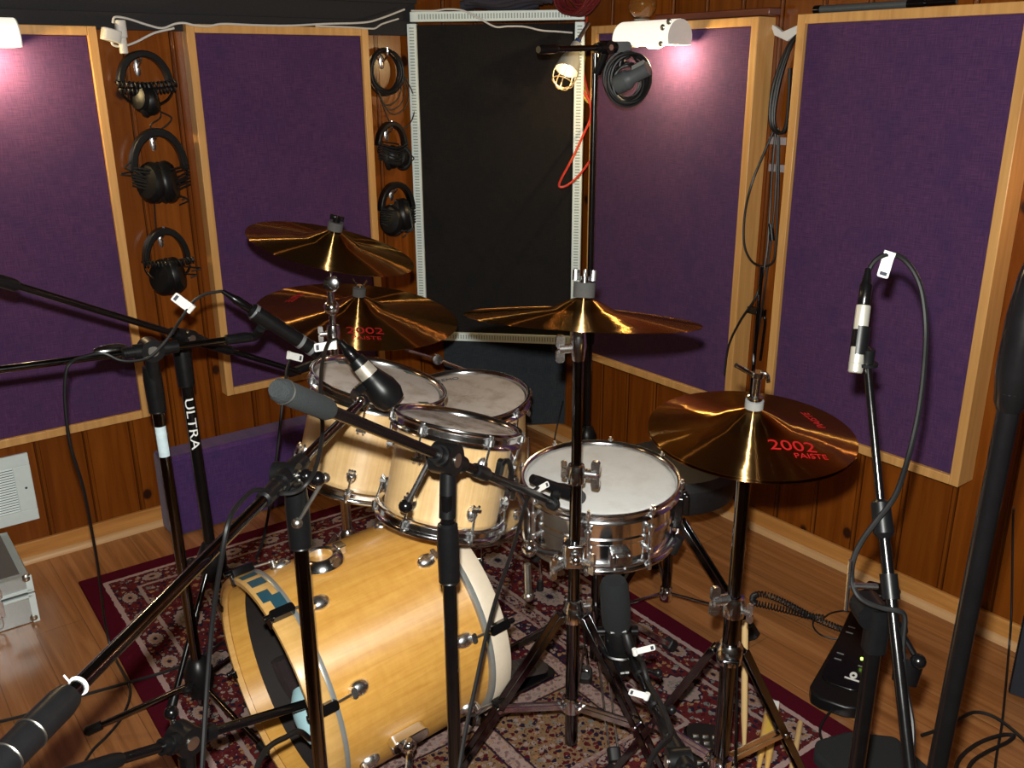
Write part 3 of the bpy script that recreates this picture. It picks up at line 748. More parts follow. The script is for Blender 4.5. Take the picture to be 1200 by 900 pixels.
# ------------------------------------------------------------------ headphones and cable coils on hooks
def hook(P, n, label):
    r = thing('wall_hook', label, 'hook', P)
    b = MB(); b.lathe([(0, 0), (.010, 0), (.010, .003), (.006, .006), (0, .007)], frame(P-Z*.030, n) @ Matrix.Diagonal((1, 2.6, 1, 1)) if abs(frame(P, n)[2][1]) > .5 else frame(P-Z*.030, n) @ Matrix.Diagonal((2.6, 1, 1, 1)), 16); b.build('plate', 'lug', r)
    b = MB(); b.tube([P-Z*.030+n*.004, P+n*.024+Z*-.022, P+n*.038+Z*-.012, P+n*.046+Z*.002, P+n*.046+Z*.018], .0042, 7); b.build('prong', 'lug', r)
def headphones(a, ztop, w, hgt, label, coil, cups, tilt=0.0, off=.044, seed=1, lead=None):
    """hung on the left wall by the band; z runs up the wall"""
    rr = random.Random(seed)
    T = frame(WL(a, off, ztop), Z, dL) @ Matrix.Rotation(tilt, 4, 'Y'); sy = 1 if V(T.col[1][:3]).dot(nL) > 0 else -1
    r = thing('headphones', label, 'headphones', T @ V((0, 0, -hgt)), 'headphones hung on the left wall')
    b = MB()
    bh = hgt*.52
    pts = [(w/2*math.cos(q), -bh+bh*math.sin(q)) for q in [PI*k/14 for k in range(15)]]
    o = [(x, z) for x, z in pts]; i = [(x*.78, -bh+(z+bh)*.80) for x, z in pts][::-1]
    Tb = T @ Matrix(((1, 0, 0, 0), (0, 0, -1, 0), (0, 1, 0, 0), (0, 0, 0, 1)))
    b.prism(o+i, -.017, .017, Tb); hb = b.build('headband', 'blkp', r, bevel=.003)
    b = MB()
    for s_ in (-1, 1): b.tube([T @ V((s_*w*.46, 0, -bh+.01)), T @ V((s_*w*.47, sy*.006, -bh-.02)), T @ V((s_*w*.36, sy*.008, -bh-.045)), T @ V((s_*w*.2, sy*.006, -bh-.06))], .0042, 6)
    b.build('yoke', 'blkm', hb)
    for cxx, cz, dirx, rad in cups:
        Tcup = frame(T @ V((cxx, sy*.012, cz)), T.to_3x3() @ V((dirx, sy*.55, .15)))
        b = MB(); b.lathe([(0, -.022), (rad*.7, -.022), (rad, -.012), (rad*1.02, 0), (rad*.97, .008), (rad*.8, .02), (rad*.4, .024), (0, .024)], Tcup @ Matrix.Diagonal((1, 1.22, 1, 1)), 22)
        c_ = b.build('ear_cup', 'blkp', r)
        b = MB(); b.torus(Tcup @ Matrix.Translation((0, 0, -.022)) @ Matrix.Diagonal((1, 1.22, 1, 1)), rad*.78, .012, 22, 8); b.build('ear_pad', 'blk', c_)
    b = MB()
    if coil:
        for k in range(coil):
            zz = -bh+.004-.016*k
            b.helix([T @ V((-w*.55+.006*k, sy*(.018-.004*k), zz)), T @ V((0, sy*(.026-.004*k), zz-.008)), T @ V((w*.55-.006*k, sy*(.018-.004*k), zz-.002))], .0095, .0036, 15)
    else:
        for k in range(7): b.tube([T @ V((-w*.5, sy*.012, -bh+.010-.009*k)), T @ V((0, sy*.044, -bh-.004-.011*k+rr.uniform(-.006, .006))), T @ V((w*.5, sy*.012, -bh+.012-.010*k))], .0032, 6)
    for (x0, z0, x1, z1, bow) in (lead or []):
        b.tube([T @ V((x0, sy*.014, z0)), T @ V((x0+bow, sy*.012, (2*z0+z1)/3)), T @ V((x1+bow, sy*.008, (z0+2*z1)/3)), T @ V((x1, sy*.006, z1))], .0024, 6)
    b.build('cable', 'cable', r)
    return r
headphones(-1.502, 1.572, .165, .19, 'headphones hanging topmost in the left column, coiled lead wrapped across the band', 2, ((.004, -.145, .9, .036), (-.02, -.137, -.9, .036)), -.02, seed=1, lead=[(.03, -.18, .02, -.235, .03), (.03, -.18, .0, -.235, -.005), (-.05, -.11, -.05, -.155, -.01)])
headphones(-1.487, 1.345, .18, .245, 'headphones hanging in the middle of the left column, lead wound round the ear cups', 0, ((.022, -.165, .9, .054), (-.034, -.165, -.9, .052)), .03, seed=2, lead=[(.03, -.2, .05, -.24, .03), (.02, -.2, .06, -.225, .01), (-.03, -.2, -.03, -.31, 0), (-.05, -.15, -.085, -.10, -.02), (-.05, -.15, -.09, -.13, -.03)])
headphones(-1.502, 1.037, .15, .215, 'headphones hanging lowest in the left column, padded cups below a coiled lead', 1, ((.022, -.155, .85, .048), (-.022, -.158, -.85, .048)), .02, seed=3, lead=[(.05, -.13, .075, -.15, .03), (.04, -.15, .07, -.17, .02)])
headphones(-.640, 1.335, .125, .165, 'small headphones hanging under the coiled cable beside the black panel', 0, ((.0, -.125, .8, .034), (.03, -.128, -.8, .034)), .04, off=.04, seed=4, lead=[(.05, -.11, .06, -.15, .03), (.02, -.09, -.05, -.06, 0)])
headphones(-.632, 1.118, .15, .20, 'large black headphones hanging lowest beside the black panel', 0, ((.03, -.125, .8, .053), (-.03, -.14, -.8, .048)), .03, off=.042, seed=5, lead=[(.05, -.15, .06, -.19, .01), (.0, -.16, .02, -.21, .02)])
hook(WL(-1.505, 0, 1.552), nL, 'chrome hook behind the topmost headphones of the left column')
hook(WL(-1.487, 0, 1.327), nL, 'chrome hook behind the middle headphones of the left column')
hook(WL(-1.502, 0, 1.022), nL, 'chrome hook behind the lowest headphones of the left column')
hook(WL(-.640, 0, 1.318), nL, 'chrome hook behind the small headphones beside the black panel')
hook(WL(-.632, 0, 1.098), nL, 'chrome hook behind the large headphones beside the black panel')
hook(WL(-.645, 0, 1.57), nL, 'chrome hook behind the coiled cable beside the black panel')
cc = WL(-.645, .03, 1.505)
r = thing('coiled_cable', 'coiled black cable hanging on the wall left of the black panel', 'cable', cc-Z*.15)
b = MB(); b.tube(loops(cc, dL, Z, .062, .072, 8, .006, .028), .0036, 6, 3); b.build('coil', 'cable', r)
b = MB()
for k, (dx, dz) in enumerate(((.03, -.11), (.045, -.125), (.06, -.14), (.085, -.19))):
    b.tube([cc+dL*-.05+Z*-.05+nL*.01, cc+dL*(-.02+.01*k)+Z*(dz-.0)+nL*.012, cc+dL*(dx)+Z*(dz+.01)+nL*.01, cc+dL*(dx+.025)+Z*(dz*.5)+nL*.008, cc+dL*.055+Z*.02+nL*.004], .0026, 6)
b.build('loose_loop', 'cable', r)

# cable bundle in the gap on the right wall
ct = WR(1.287, .028, 1.60)
r = thing('cable_bundle', 'long bundle of black cables hanging in the gap left of the right panel', 'cable', WR(1.29, .028, .95))
hk = lambda u, v, o=.03: atR(u, v, o)
b = MB()
for k in range(13):
    j = random.uniform(-2.2, 2.2); o = .026+.006*(k % 4)
    b.tube([hk(934+j*.4, 42, o), hk(925+j, 55, o), hk(914+j*1.6, 85, o), hk(908+j*1.8, 110, o), hk(905+j*1.4, 135, o), hk(907+j*1.2, 150, o), hk(914+j, 156, o), hk(921+j*.5, 150, o), hk(924, 120, o+.004), hk(926+j*.4, 80, o+.004)], .0046, 6, 4)
b.build('coil', 'cable', r)
b = MB()
b.tube([hk(908, 150), hk(895, 180, .06), hk(881, 215, .095), hk(873, 250, .095), hk(872, 285, .09), hk(880, 305, .07), hk(893, 312, .04), hk(905, 308), hk(909, 290), hk(912, 230), hk(913, 160)], .0036, 6)
b.tube([hk(909, 152), hk(905, 200), hk(902, 250), hk(898, 300, .05), hk(887, 345, .09), hk(868, 375, .095), hk(854, 405, .095), hk(849, 440, .095)], .0036, 6)
b.tube([hk(912, 150), hk(910, 200), hk(907, 250), hk(900, 310), hk(893, 360), hk(884, 420), hk(880, 470)], .0032, 6)
b.build('loose_loop', 'cable', r)
b = MB(); b.cyl(hk(903, 262), hk(905, 282), .008); b.build('plug', 'blkp', r)
for i, (v0, lab) in enumerate(((165, 'upper grey hook-and-loop strap on the wall behind the hanging cables'), (197, 'lower grey hook-and-loop strap on the wall behind the hanging cables'))):
    T = frame(atR(911, v0, .006), Z, -dR); b = MB(); b.T = T; b.rbox((0, 0, 0), (.065, .006, .022), .003, T)
    tag(b.build('wall_strap', plain('grey strap', (.30, .26, .27), .7)), lab, 'strap', 'grey straps behind the cables')
b = MB(); T = frame(WR(1.292, .012, 1.615), nR, -dR); b.T = T
b.prism([(-.055, .012), (-.03, -.004), (.05, .022), (.055, .012), (-.01, -.03), (-.058, -.012), (-.075, .02)], -.01, .004, T)
tag(b.build('wall_bracket', 'white', bevel=.001), 'pale bracket holding the cable bundle at the top of the gap', 'bracket')
T = frame(atR(884, 364, .02), Z, -dR); b = MB(); b.T = T; b.box((0, 0, 0), (.085, .016, .022), T); b.tube([T @ V((.03, 0, 0)), T @ V((.045, .0, -.02)), T @ V((.045, 0, -.07)), T @ V((.04, 0, -.16))], .005, 7)
tag(b.build('wall_bracket', 'blkm', bevel=.001), 'black metal bracket on the wall below the cable bundle', 'bracket')

# ------------------------------------------------------------------ rug
A = V((-1.356, 2.505, 0)); e1 = V((.808, .589, 0)); e2 = V((.589, -.808, 0))
T = frame(A, V((0, 0, -1)), e1)      # local x along e1, y along e2
b = MB(); b.T = T
b.box((RW/2, RL/2, -.0042), (RW, RL, .007), T)
tag(b.build('persian_rug', 'rug', bevel=.002), 'red and cream patterned Persian rug under the drum kit', 'rug')
# ------------------------------------------------------------------ drums
def drum_T(c, nx, ny):
    N = V((nx, ny, 1)).normalized(); return frame(c, N, V((0, 1, 0)).cross(N))
def loc(T, ph, R, z): return T @ V((R*math.cos(ph), R*math.sin(ph), z))
def tan_frame(T, ph, R, z):    # local x round the shell, y along the axis, z outwards
    q = Matrix.Identity(4); c, s = math.cos(ph), math.sin(ph)
    for i, col in enumerate(((-s, c, 0), (0, 0, 1), (c, s, 0), (R*c, R*s, z))):
        for j in range(3): q[j][i] = col[j]
    return T @ q
def shield(w, h, n=16):
    return [(w/2*math.sin(2*PI*k/n), h/2*math.cos(2*PI*k/n)*(1.15 if math.cos(2*PI*k/n) > 0 else .8)) for k in range(n)]
def lug_part(r, T, ph, R, z, zh, Rh, up=1):
    TF = tan_frame(T, ph, R, z)
    if up < 0: TF = TF @ Matrix.Rotation(PI, 4, 'Z')
    b = MB(); b.lathe([(0, .010), (.006, .0095), (.0105, .006), (.0125, .001), (.013, -.004), (0, -.004)], TF @ Matrix.Translation((0, .003, 0)) @ Matrix.Diagonal((1, 1.45, 1, 1)), 20); b.box((0, -.007, .010), (.022, .006, .012), TF)
    b.cyl(TF @ V((-.006, -.006, .004)), TF @ V((-.006, -.016, .013)), .0028, seg=8); b.cyl(TF @ V((.006, -.006, .004)), TF @ V((.006, -.016, .013)), .0028, seg=8)
    l = b.build('lug', 'lug', r)
    b = MB(); b.cyl(loc(T, ph, R+.011, z), loc(T, ph, Rh, zh), .0026, seg=8)
    d = 1 if zh > z else -1
    b.cyl(loc(T, ph, Rh, zh-.010*d), loc(T, ph, Rh, zh+.002*d), .0062, seg=10); b.cyl(loc(T, ph, Rh, zh+.002*d), loc(T, ph, Rh, zh+.011*d), .0038, .0034, 8)
    b.build('tension_rod', 'lug', l)
def hoop_prof(Rh, s=1, h=.032):
    return [(Rh-.007, 0), (Rh-.002, .001*s), (Rh, -.003*s), (Rh-.002, -.008*s), (Rh-.006, -.011*s), (Rh-.006, -(h-.012)*s), (Rh-.001, -(h-.008)*s), (Rh+.001, -(h-.002)*s), (Rh-.004, -h*s), (Rh-.012, -h*s), (Rh-.0125, -.010*s), (Rh-.010, -.002*s)]
def tom(name, label, c, nx, ny, Rh, depth, nl, ph0, shell, head, dz=None):
    T = drum_T(c, nx, ny); r = thing(name, label, 'drum', None, None, T)
    Rs = Rh-.016
    b = MB(); b.lathe([(Rs-.006, -.018), (Rs, -.018), (Rs, -depth+.018), (Rs-.006, -depth+.018)], T, 72, closed=True); b.build('shell', shell, r)
    b = MB(); b.lathe(hoop_prof(Rh), T, 72, closed=True); b.build('hoop', 'chrome', r, 50)
    b = MB(); b.lathe(hoop_prof(Rh, -1), T @ Matrix.Translation((0, 0, -depth)), 72, closed=True); b.build('hoop', 'chrome', r, 50)
    b = MB(); b.lathe([(0, -.009), (Rs-.012, -.009), (Rs-.002, -.0115), (Rs+.001, -.016), (Rs+.001, -.022), (Rs-.004, -.022), (Rs-.010, -.012), (0, -.011)], T, 72); b.build('head', head, r)
    b = MB(); b.lathe([(0, -depth+.010), (Rs, -depth+.010), (Rs, -depth+.013), (0, -depth+.013)], T, 48); b.build('resonant_head', 'headf', r)
    for k in range(nl):
        ph = ph0+2*PI*k/nl
        lug_part(r, T, ph, Rs, -.068, -.012, Rh+.001, 1); lug_part(r, T, ph, Rs, -depth+.062, -depth+.012, Rh+.001, -1)
    return r, T, Rs
rad = math.radians
t10, T10, R10 = tom('rack_tom', 'small honey maple rack tom nearest the camera, above the bass drum', V((-.110, 1.756, .831)), .213, .219, .135, .222, 6, rad(-60), 'maple', 'headt')
t12, T12, R12 = tom('rack_tom', 'middle maple rack tom with a black microphone aimed at its head', V((-.308, 2.023, .830)), 0.256, .038, .162, .250, 6, rad(-92), 'maple', 'headf')
t14, T14, R14 = tom('floor_tom', 'large maple floor tom standing behind the two rack toms', V((-.134, 2.466, .636)), -.018, -.068, .187, .40, 8, rad(-37), 'maple', 'headf')
def lettering(body, size, T, mat, name, parent, warp=None):
    me = text_mesh(body, size); b = MB(); b.add_mesh(me, (lambda v: T @ v) if warp is None else warp)
    bpy.data.meshes.remove(me); return b.build(name, mat, parent)
# maker's word on the floor tom head, mounts and legs
pp = CO+ray(513, 440)*((T14.translation-CO).dot(T14.col[2].xyz)/ray(513, 440).dot(T14.col[2].xyz))
q = T14.inverted() @ pp
lettering('REMO', .026, T14 @ Matrix.Translation((q.x+.030, q.y-.016, -.0080)) @ Matrix.Rotation(.30, 4, 'Z'), 'ink', 'lettering', t14)
for k in range(3):
    ph = rad(-15)+2*PI*k/3
    b = MB(); TF = tan_frame(T14, ph, R14, -.27); b.rbox((0, 0, .010), (.035, .06, .022), .008, TF); br = b.build('leg_bracket', 'chrome', t14, bevel=.002)
    p = loc(T14, ph, R14+.012, -.12); p2 = loc(T14, ph, R14+.014, -.46); p3 = p2+(p2-T14.translation).normalized()*.0; p3 = V((p2.x, p2.y, 0)) + V((math.cos(ph), math.sin(ph), 0))*.03
    b = MB(); b.tube([p, p2, V((p3.x, p3.y, .10)), V((p3.x, p3.y, .02))], .0048, 8); lg = b.build('leg', 'chrome', t14)
    b = MB(); b.cyl(V((p3.x, p3.y, .0)), V((p3.x, p3.y, .04)), .012, .009); b.build('rubber_foot', 'blk', lg)
# vent badge and isolating mount on the small tom
ph = rad(-22); TF = tan_frame(T10, ph, R10, -.075)
b = MB(); b.tube([TF @ V((x, y, .006)) for x, y in ((-.045, .018), (-.03, .022), (.0, .016), (.03, -.010), (.05, -.05))], .0055, 8); b.rbox((-.045, .010, .004), (.024, .036, .010), .008, TF); b.build('mount_arm', 'blkp', t10)
ph = rad(8); TF = tan_frame(T10, ph, R10, -.125)
b = MB(); b.rbox((0, .0, .008), (.036, .10, .016), .012, TF); b.box((0, 0, .022), (.026, .05, .016), TF); b.build('mount_bracket', 'chrome', t10, bevel=.003)
MOUNT10 = TF @ V((0, 0, .028))
# tape pieces on the middle tom head
b = MB()
for x, y in ((.06, .135), (-.10, .085), (.115, -.075)): b.box((0, 0, 0), (.026, .018, .001), T12 @ Matrix.Translation((x, y, -.0085)) @ Matrix.Rotation(.6, 4, 'Z'))
b.build('tape', plain('grey green tape', (.07, .09, .085), .6), t12)

# snare drum
TS = drum_T(V((.205, 1.952, .615)), .005, -.061); r = thing('snare_drum', 'chrome snare drum with a white head', 'drum', None, None, TS); sn = r
Rh, dp = .187, .150; Rs = Rh-.013
b = MB(); b.lathe([(Rs-.004, -.016), (Rs, -.018), (Rs, -.066), (Rs+.003, -.070), (Rs+.003, -.080), (Rs, -.084), (Rs, -dp+.018), (Rs-.004, -dp+.018)], TS, 80, closed=True); b.build('shell', 'chrome', r)
b = MB(); b.lathe(hoop_prof(Rh, 1, .026), TS, 80, closed=True); b.build('hoop', 'chrome', r, 50)
b = MB(); b.lathe(hoop_prof(Rh, -1, .024), TS @ Matrix.Translation((0, 0, -dp)), 80, closed=True); b.build('hoop', 'chrome', r, 50)
b = MB(); b.lathe([(0, -.006), (Rs-.013, -.006), (Rs-.004, -.0085), (Rs, -.013), (Rs, -.02), (Rs-.01, -.012), (0, -.008)], TS, 80); b.build('head', 'head', r)
b = MB(); b.lathe([(0, -dp+.012), (Rs, -dp+.012), (Rs, -dp+.015), (0, -dp+.015)], TS, 48); b.build('resonant_head', 'headf', r)
for k in range(8):
    ph = rad(-103)+2*PI*k/8
    b = MB(); b.cyl(loc(TS, ph, Rs+.013, -.040), loc(TS, ph, Rs+.013, -dp+.042), .0055, seg=12)
    for z in (-.046, -dp+.048):
        b.cyl(loc(TS, ph, Rs-.001, z), loc(TS, ph, Rs+.013, z), .006, seg=10); b.cyl(loc(TS, ph, Rs+.013, z-.005), loc(TS, ph, Rs+.013, z+.005), .0082, seg=14)
    l = b.build('lug', 'lug', r)
    b = MB(); b.cyl(loc(TS, ph, Rh+.0005, .004), loc(TS, ph, Rs+.013, -.04), .0026, seg=8); b.cyl(loc(TS, ph, Rh+.0005, -.012), loc(TS, ph, Rh+.0005, .002), .006, seg=10); b.cyl(loc(TS, ph, Rh+.0005, .002), loc(TS, ph, Rh+.0005, .010), .0036, seg=8)
    b.cyl(loc(TS, ph, Rh+.0005, -dp-.004), loc(TS, ph, Rs+.013, -dp+.04), .0026, seg=8); b.cyl(loc(TS, ph, Rh+.0005, -dp-.002), loc(TS, ph, Rh+.0005, -dp+.012), .006, seg=10)
    b.build('tension_rod', 'lug', l)
TF = tan_frame(TS, rad(-80), Rs, -.108)
b = MB(); b.rbox((0, -.004, .007), (.05, .034, .014), .006, TF); b.rbox((.0, -.004, .016), (.026, .022, .008), .004, TF)
for x in (-.018, .018): b.sph((x, .004, .014), .0045, 8, TF)
bt = b.build('butt_plate', 'chrome', r, bevel=.002)
b = MB()
for x in (-.012, .012): b.cyl(TF @ V((x, -.02, .010)), TF @ V((x, -.045, .006)), .002, seg=6)
b.build('snare_cord', 'white', bt)
TF = tan_frame(TS, rad(-12), Rs, -.075)
b = MB(); b.rbox((0, 0, .010), (.028, .085, .020), .008, TF); b.box((.0, .02, .026), (.016, .05, .014), TF); b.sph((0, .046, .022), .009, 10, TF); b.build('strainer', 'blkm', r, bevel=.002)

# bass drum
ba = V((math.cos(.652)*math.cos(.075), math.sin(.652)*math.cos(.075), math.sin(.075)))
TB = frame(V((-.51, 1.6, .285)), ba, V((ba.y, -ba.x, 0)))
r = thing('bass_drum', 'amber maple bass drum lying on its side on the rug', 'drum', None, None, TB); bd = r
L, R = .447, .25; Rs = .237
b = MB(); b.lathe([(Rs-.008, .012), (Rs, .012), (Rs, L-.012), (Rs-.008, L-.012)], TB, 96, closed=True); sh = b.build('shell', 'gold', r)
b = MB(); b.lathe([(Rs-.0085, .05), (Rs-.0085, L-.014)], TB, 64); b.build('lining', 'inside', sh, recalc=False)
def bhoop(z0, z1, mat, ring, name='hoop'):
    b = MB(); b.lathe([(R-.012, z0), (R-.002, z0), (R, z0+.003), (R, z1-.003), (R-.002, z1), (R-.012, z1)], TB, 96, closed=True); h = b.build(name, mat, r, 50)
    b = MB(); b.lathe([(Rs, ring[0]), (R-.001, ring[0]), (R+.0005, (ring[0]+ring[1])/2), (R-.001, ring[1]), (Rs, ring[1])], TB, 96, closed=True); b.build('inlay', 'inlay', h)
    return h
fh = bhoop(0, .044, 'hoopw', (.044, .054)); bhoop(.405, L, 'hoopc', (.394, .405))
b = MB(); b.lathe([(0, L-.018), (Rs+.004, L-.018), (Rs+.004, L-.014), (0, L-.014)], TB, 64); b.build('batter_head', 'head', r)
# teal film strips on the hoop, as seen at its top
b = MB()
for k, (p0, p1, z0, z1) in enumerate(((-126, -121.5, .004, .034), (-116, -111, .006, .037), (-107, -101, .006, .040), (-97, -90, .008, .040), (-85, -77, .006, .030), (-80, -71, .020, .046))):
    n = 4
    for i in range(n):
        a_, c_ = rad(p0+(p1-p0)*i/n), rad(p0+(p1-p0)*(i+1)/n)
        vs = [b.bm.verts.new(loc(TB, q, R+.0012+.0003*k/6, z)) for q, z in ((a_, z0), (c_, z0), (c_, z1), (a_, z1))]; b.face(vs)
b.build('film', 'teal', fh, label='dark teal strips', recalc=False)
for k in range(8):
    for z, zh, s, ph0 in ((.100, .0, -1, -22), (.352, L, 1, -22)):
        ph = rad(ph0+45*k+(3 if s > 0 else 0))
        TF = tan_frame(TB, ph, Rs, z)
        if s > 0: TF = TF @ Matrix.Rotation(PI, 4, 'Z')
        b = MB(); b.lathe([(0, .013), (.008, .0125), (.014, .008), (.017, .001), (.0175, -.004), (0, -.004)], TF @ Matrix.Translation((0, .004, 0)) @ Matrix.Diagonal((1, 1.35, 1, 1)), 24); b.rbox((0, -.012, .011), (.022, .012, .016), .005, TF); l = b.build('lug', 'lug', r)
        b = MB(); b.cyl(TF @ V((0, -.01, .015)), loc(TB, ph, R+.010, zh-.012*s), .0028, seg=8); b.build('tension_rod', 'nickel', l)
        b = MB(); T2 = tan_frame(TB, ph, R, zh)
        b.rbox((0, -.024*s, .010), (.020, .050, .016), .006, T2); b.box((0, .001*s, -.004), (.018, .005, .026), T2); b.cyl(T2 @ V((0, .0, .012)), T2 @ V((0, .014*s, .012)), .006, seg=10)
        b.build('claw', 'blkm', l, bevel=.001)
# tom mount plate (unused) on top
TF = tan_frame(TB, rad(-92), Rs, .162)
b = MB(); b.lathe([(.026, 0), (.047, 0), (.049, .004), (.045, .014), (.034, .022), (.026, .020)], TF, 40, closed=True); mp = b.build('mount_ring', 'chrome', r)
b = MB(); b.lathe([(0, -.001), (.027, -.001), (.027, .006), (0, .006)], TF, 32); b.build('mount_plug', 'gold', mp)
b = MB(); b.rbox((-.012, .05, .010), (.03, .022, .02), .006, TF); b.build('mount_screw', 'chrome', mp, bevel=.002)
# spurs
for ph in (rad(16), rad(164)):
    TF = tan_frame(TB, ph, Rs, .185); sgn = 1 if math.cos(ph) > 0 else -1
    b = MB(); b.rbox((0, 0, .012), (.036, .085, .024), .016, TF); b.sph((0, -.01, .028), .017, 14, TF); b.cyl(TF @ V((-.02, -.01, .03)), TF @ V((.02, -.01, .03)), .008, seg=12); sp = b.build('spur_bracket', 'chrome', r, bevel=.002)
    q0 = TF @ V((0, -.01, .03)); out_ = (TF.to_3x3() @ V((0, 0, 1))); out_.z = 0; out_.normalize()
    foot = q0+out_*.09-V((ba.x, ba.y, 0))*.12; foot.z = .014
    b = MB(); b.tube([q0, q0+out_*.03-ba*.02-Z*.02, q0.lerp(foot, .55)+out_*.012, foot], .0075, 10); b.build('spur_leg', 'chrome', sp)
    b = MB(); b.cyl(foot+(q0-foot).normalized()*.035, foot-Z*.005, .011, .009); b.build('rubber_foot', 'blk', sp)
# dark blanket inside the drum, and the pale egg shaped microphone
b = MB()
for k in range(5):
    z = .10+.055*k
    b.tube([loc(TB, rad(q), Rs-.048-.012*math.sin(q*.09+k), z+.012*math.sin(q*.07+2*k)) for q in range(20, 166, 14)], .021, 8, 3)
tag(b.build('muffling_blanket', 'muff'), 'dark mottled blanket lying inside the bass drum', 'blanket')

# bass drum pedal behind the bass drum
hit = TB @ V((0, 0, L)); bx = V((ba.x, ba.y, 0)).normalized(); by = V((bx.y, -bx.x, 0)); hx = V((hit.x, hit.y, 0))
TP = frame(hx, Z, bx)
r = thing('bass_drum_pedal', 'black and chrome bass drum pedal behind the bass drum', 'pedal', None, None, TP)
b = MB(); b.rbox((.16, 0, .012), (.30, .085, .012), .02, TP); b.build('base_plate', 'blkm', r, bevel=.002)
b = MB(); tilt = TP @ Matrix.Translation((.165, 0, .058)) @ Matrix.Rotation(.24, 4, 'Y'); b.rbox((0, 0, 0), (.27, .075, .008), .03, tilt)
for k in range(7): b.rbox((-.09+.03*k, 0, .005), (.008, .055, .003), .002, tilt)
b.build('footboard', plain('worn grey footboard', (.10, .085, .08), .35, .6), r, bevel=.001)
b = MB()
for s in (-1, 1): b.tube([TP @ V((.04, s*.055, .015)), TP @ V((.03, s*.055, .12)), TP @ V((.03, s*.05, .19))], .009, 8)
b.cyl(TP @ V((.03, -.07, .185)), TP @ V((.03, .07, .185)), .0065); b.rbox((.035, 0, .010), (.05, .16, .012), .01, TP); b.build('frame', 'chrome', r)
b = MB(); b.cyl(TP @ V((.03, 0, .185)), TP @ V((.055, 0, .30)), .0032); b.lathe([(0, -.02), (.018, -.016), (.02, 0), (.018, .016), (0, .02)], frame(TP @ V((.052, 0, .302)), TP.to_3x3() @ V((1, 0, .1))), 16); b.build('beater', 'felt', r)
b = MB(); b.helix([TP @ V((.03, .075, .18)), TP @ V((.035, .075, .05))], .007, .0016, 14, 5); b.build('spring', 'nickel', r)

# ------------------------------------------------------------------ stands
def cym_stand(label, x, y, ztop, rads, joints, zc=.40, zl=.14, rf=.30, ang0=0.0, mat='gun', name='cymbal_stand', legdouble=True, base=None):
    """tripod with double braced flat legs; joints = heights where the tube steps down"""
    P = V((x, y, 0)); r = thing(name, label, 'stand', P)
    zs = [.06]+list(joints)+[ztop]
    for i in range(len(zs)-1):
        b = MB(); b.cyl(P+Z*zs[i], P+Z*zs[i+1], rads[i], seg=18); b.build('tube', mat, r)
    for i, z in enumerate(joints):
        b = MB(); b.lathe([(rads[i]+.001, -.03), (rads[i]+.006, -.026), (rads[i]+.007, .0), (rads[i]+.004, .012), (rads[i+1]+.001, .014)], frame(P+Z*z, Z), 20)
        b.build('height_clamp', 'chrome', r)
        a = ang0+.9+2.2*i; d = V((math.cos(a), math.sin(a), 0))
        wing(P+Z*(z-.008)+d*(rads[i]+.004), d, r)
    b = MB(); b.lathe([(rads[0]+.0005, -.022), (rads[0]+.009, -.018), (rads[0]+.010, .012), (rads[0]+.004, .022), (rads[0]+.0005, .022)], frame(P+Z*zc, Z), 20); b.build('leg_collar', 'chrome', r)
    b = MB(); b.lathe([(0, -.02), (rads[0]+.006, -.018), (rads[0]+.008, .014), (rads[0]+.001, .018)], frame(P+Z*zl, Z), 20); b.build('brace_collar', 'chrome', r)
    for k in range(3):
        a = ang0+2*PI*k/3; d = V((math.cos(a), math.sin(a), 0)); s = V((-d.y, d.x, 0))
        top = P+d*.03+Z*zc; foot = P+d*rf+Z*.029; mid = top.lerp(foot, .55); lo = P+d*.026+Z*zl
        b = MB()
        for q in (-1, 1):
            o = s*q*.011
            T_ = frame((top+foot)/2+o, foot-top, s); b.box((0, 0, 0), (.004, .015, (foot-top).length), T_)
        b.cyl(top-s*.015, top+s*.015, .0045, seg=10); b.cyl(top.lerp(foot, .93)-s*.013, top.lerp(foot, .93)+s*.013, .004, seg=10)
        lg = b.build('leg', mat, r, bevel=.001)
        b = MB(); T_ = frame((lo+mid)/2, mid-lo, s); b.box((-.007, 0, 0), (.003, .012, (mid-lo).length), T_); b.box((.007, 0, 0), (.003, .012, (mid-lo).length), T_)
        for p in (mid, lo): b.cyl(p-s*.015, p+s*.015, .0045, seg=10)
        b.build('brace', 'chrome', lg)
        b = MB(); b.rbox((0, 0, 0), (.036, .04, .038), .012, frame(foot-Z*.0, foot-top, s)); b.build('rubber_foot', 'blk', lg, bevel=.004)
    return r, P
def wing(p, d, r, s=1.0):
    b = MB(); d = V(d).normalized(); u = d.cross(Z).normalized() if abs(d.z) < .9 else V((1, 0, 0)); w = d.cross(u)
    b.cyl(p-d*.004, p+d*.018*s, .0070*s, seg=12)
    for q in (-1, 1): b.rbox((0, 0, 0), (.019*s, .012*s, .0055*s), .004*s, frame(p+d*.016*s+Z*q*.0105*s, Z.cross(d), Z if abs(d.z) < .9 else V((1, 0, 0))))
    return b.build('wing_screw', 'lug', r)

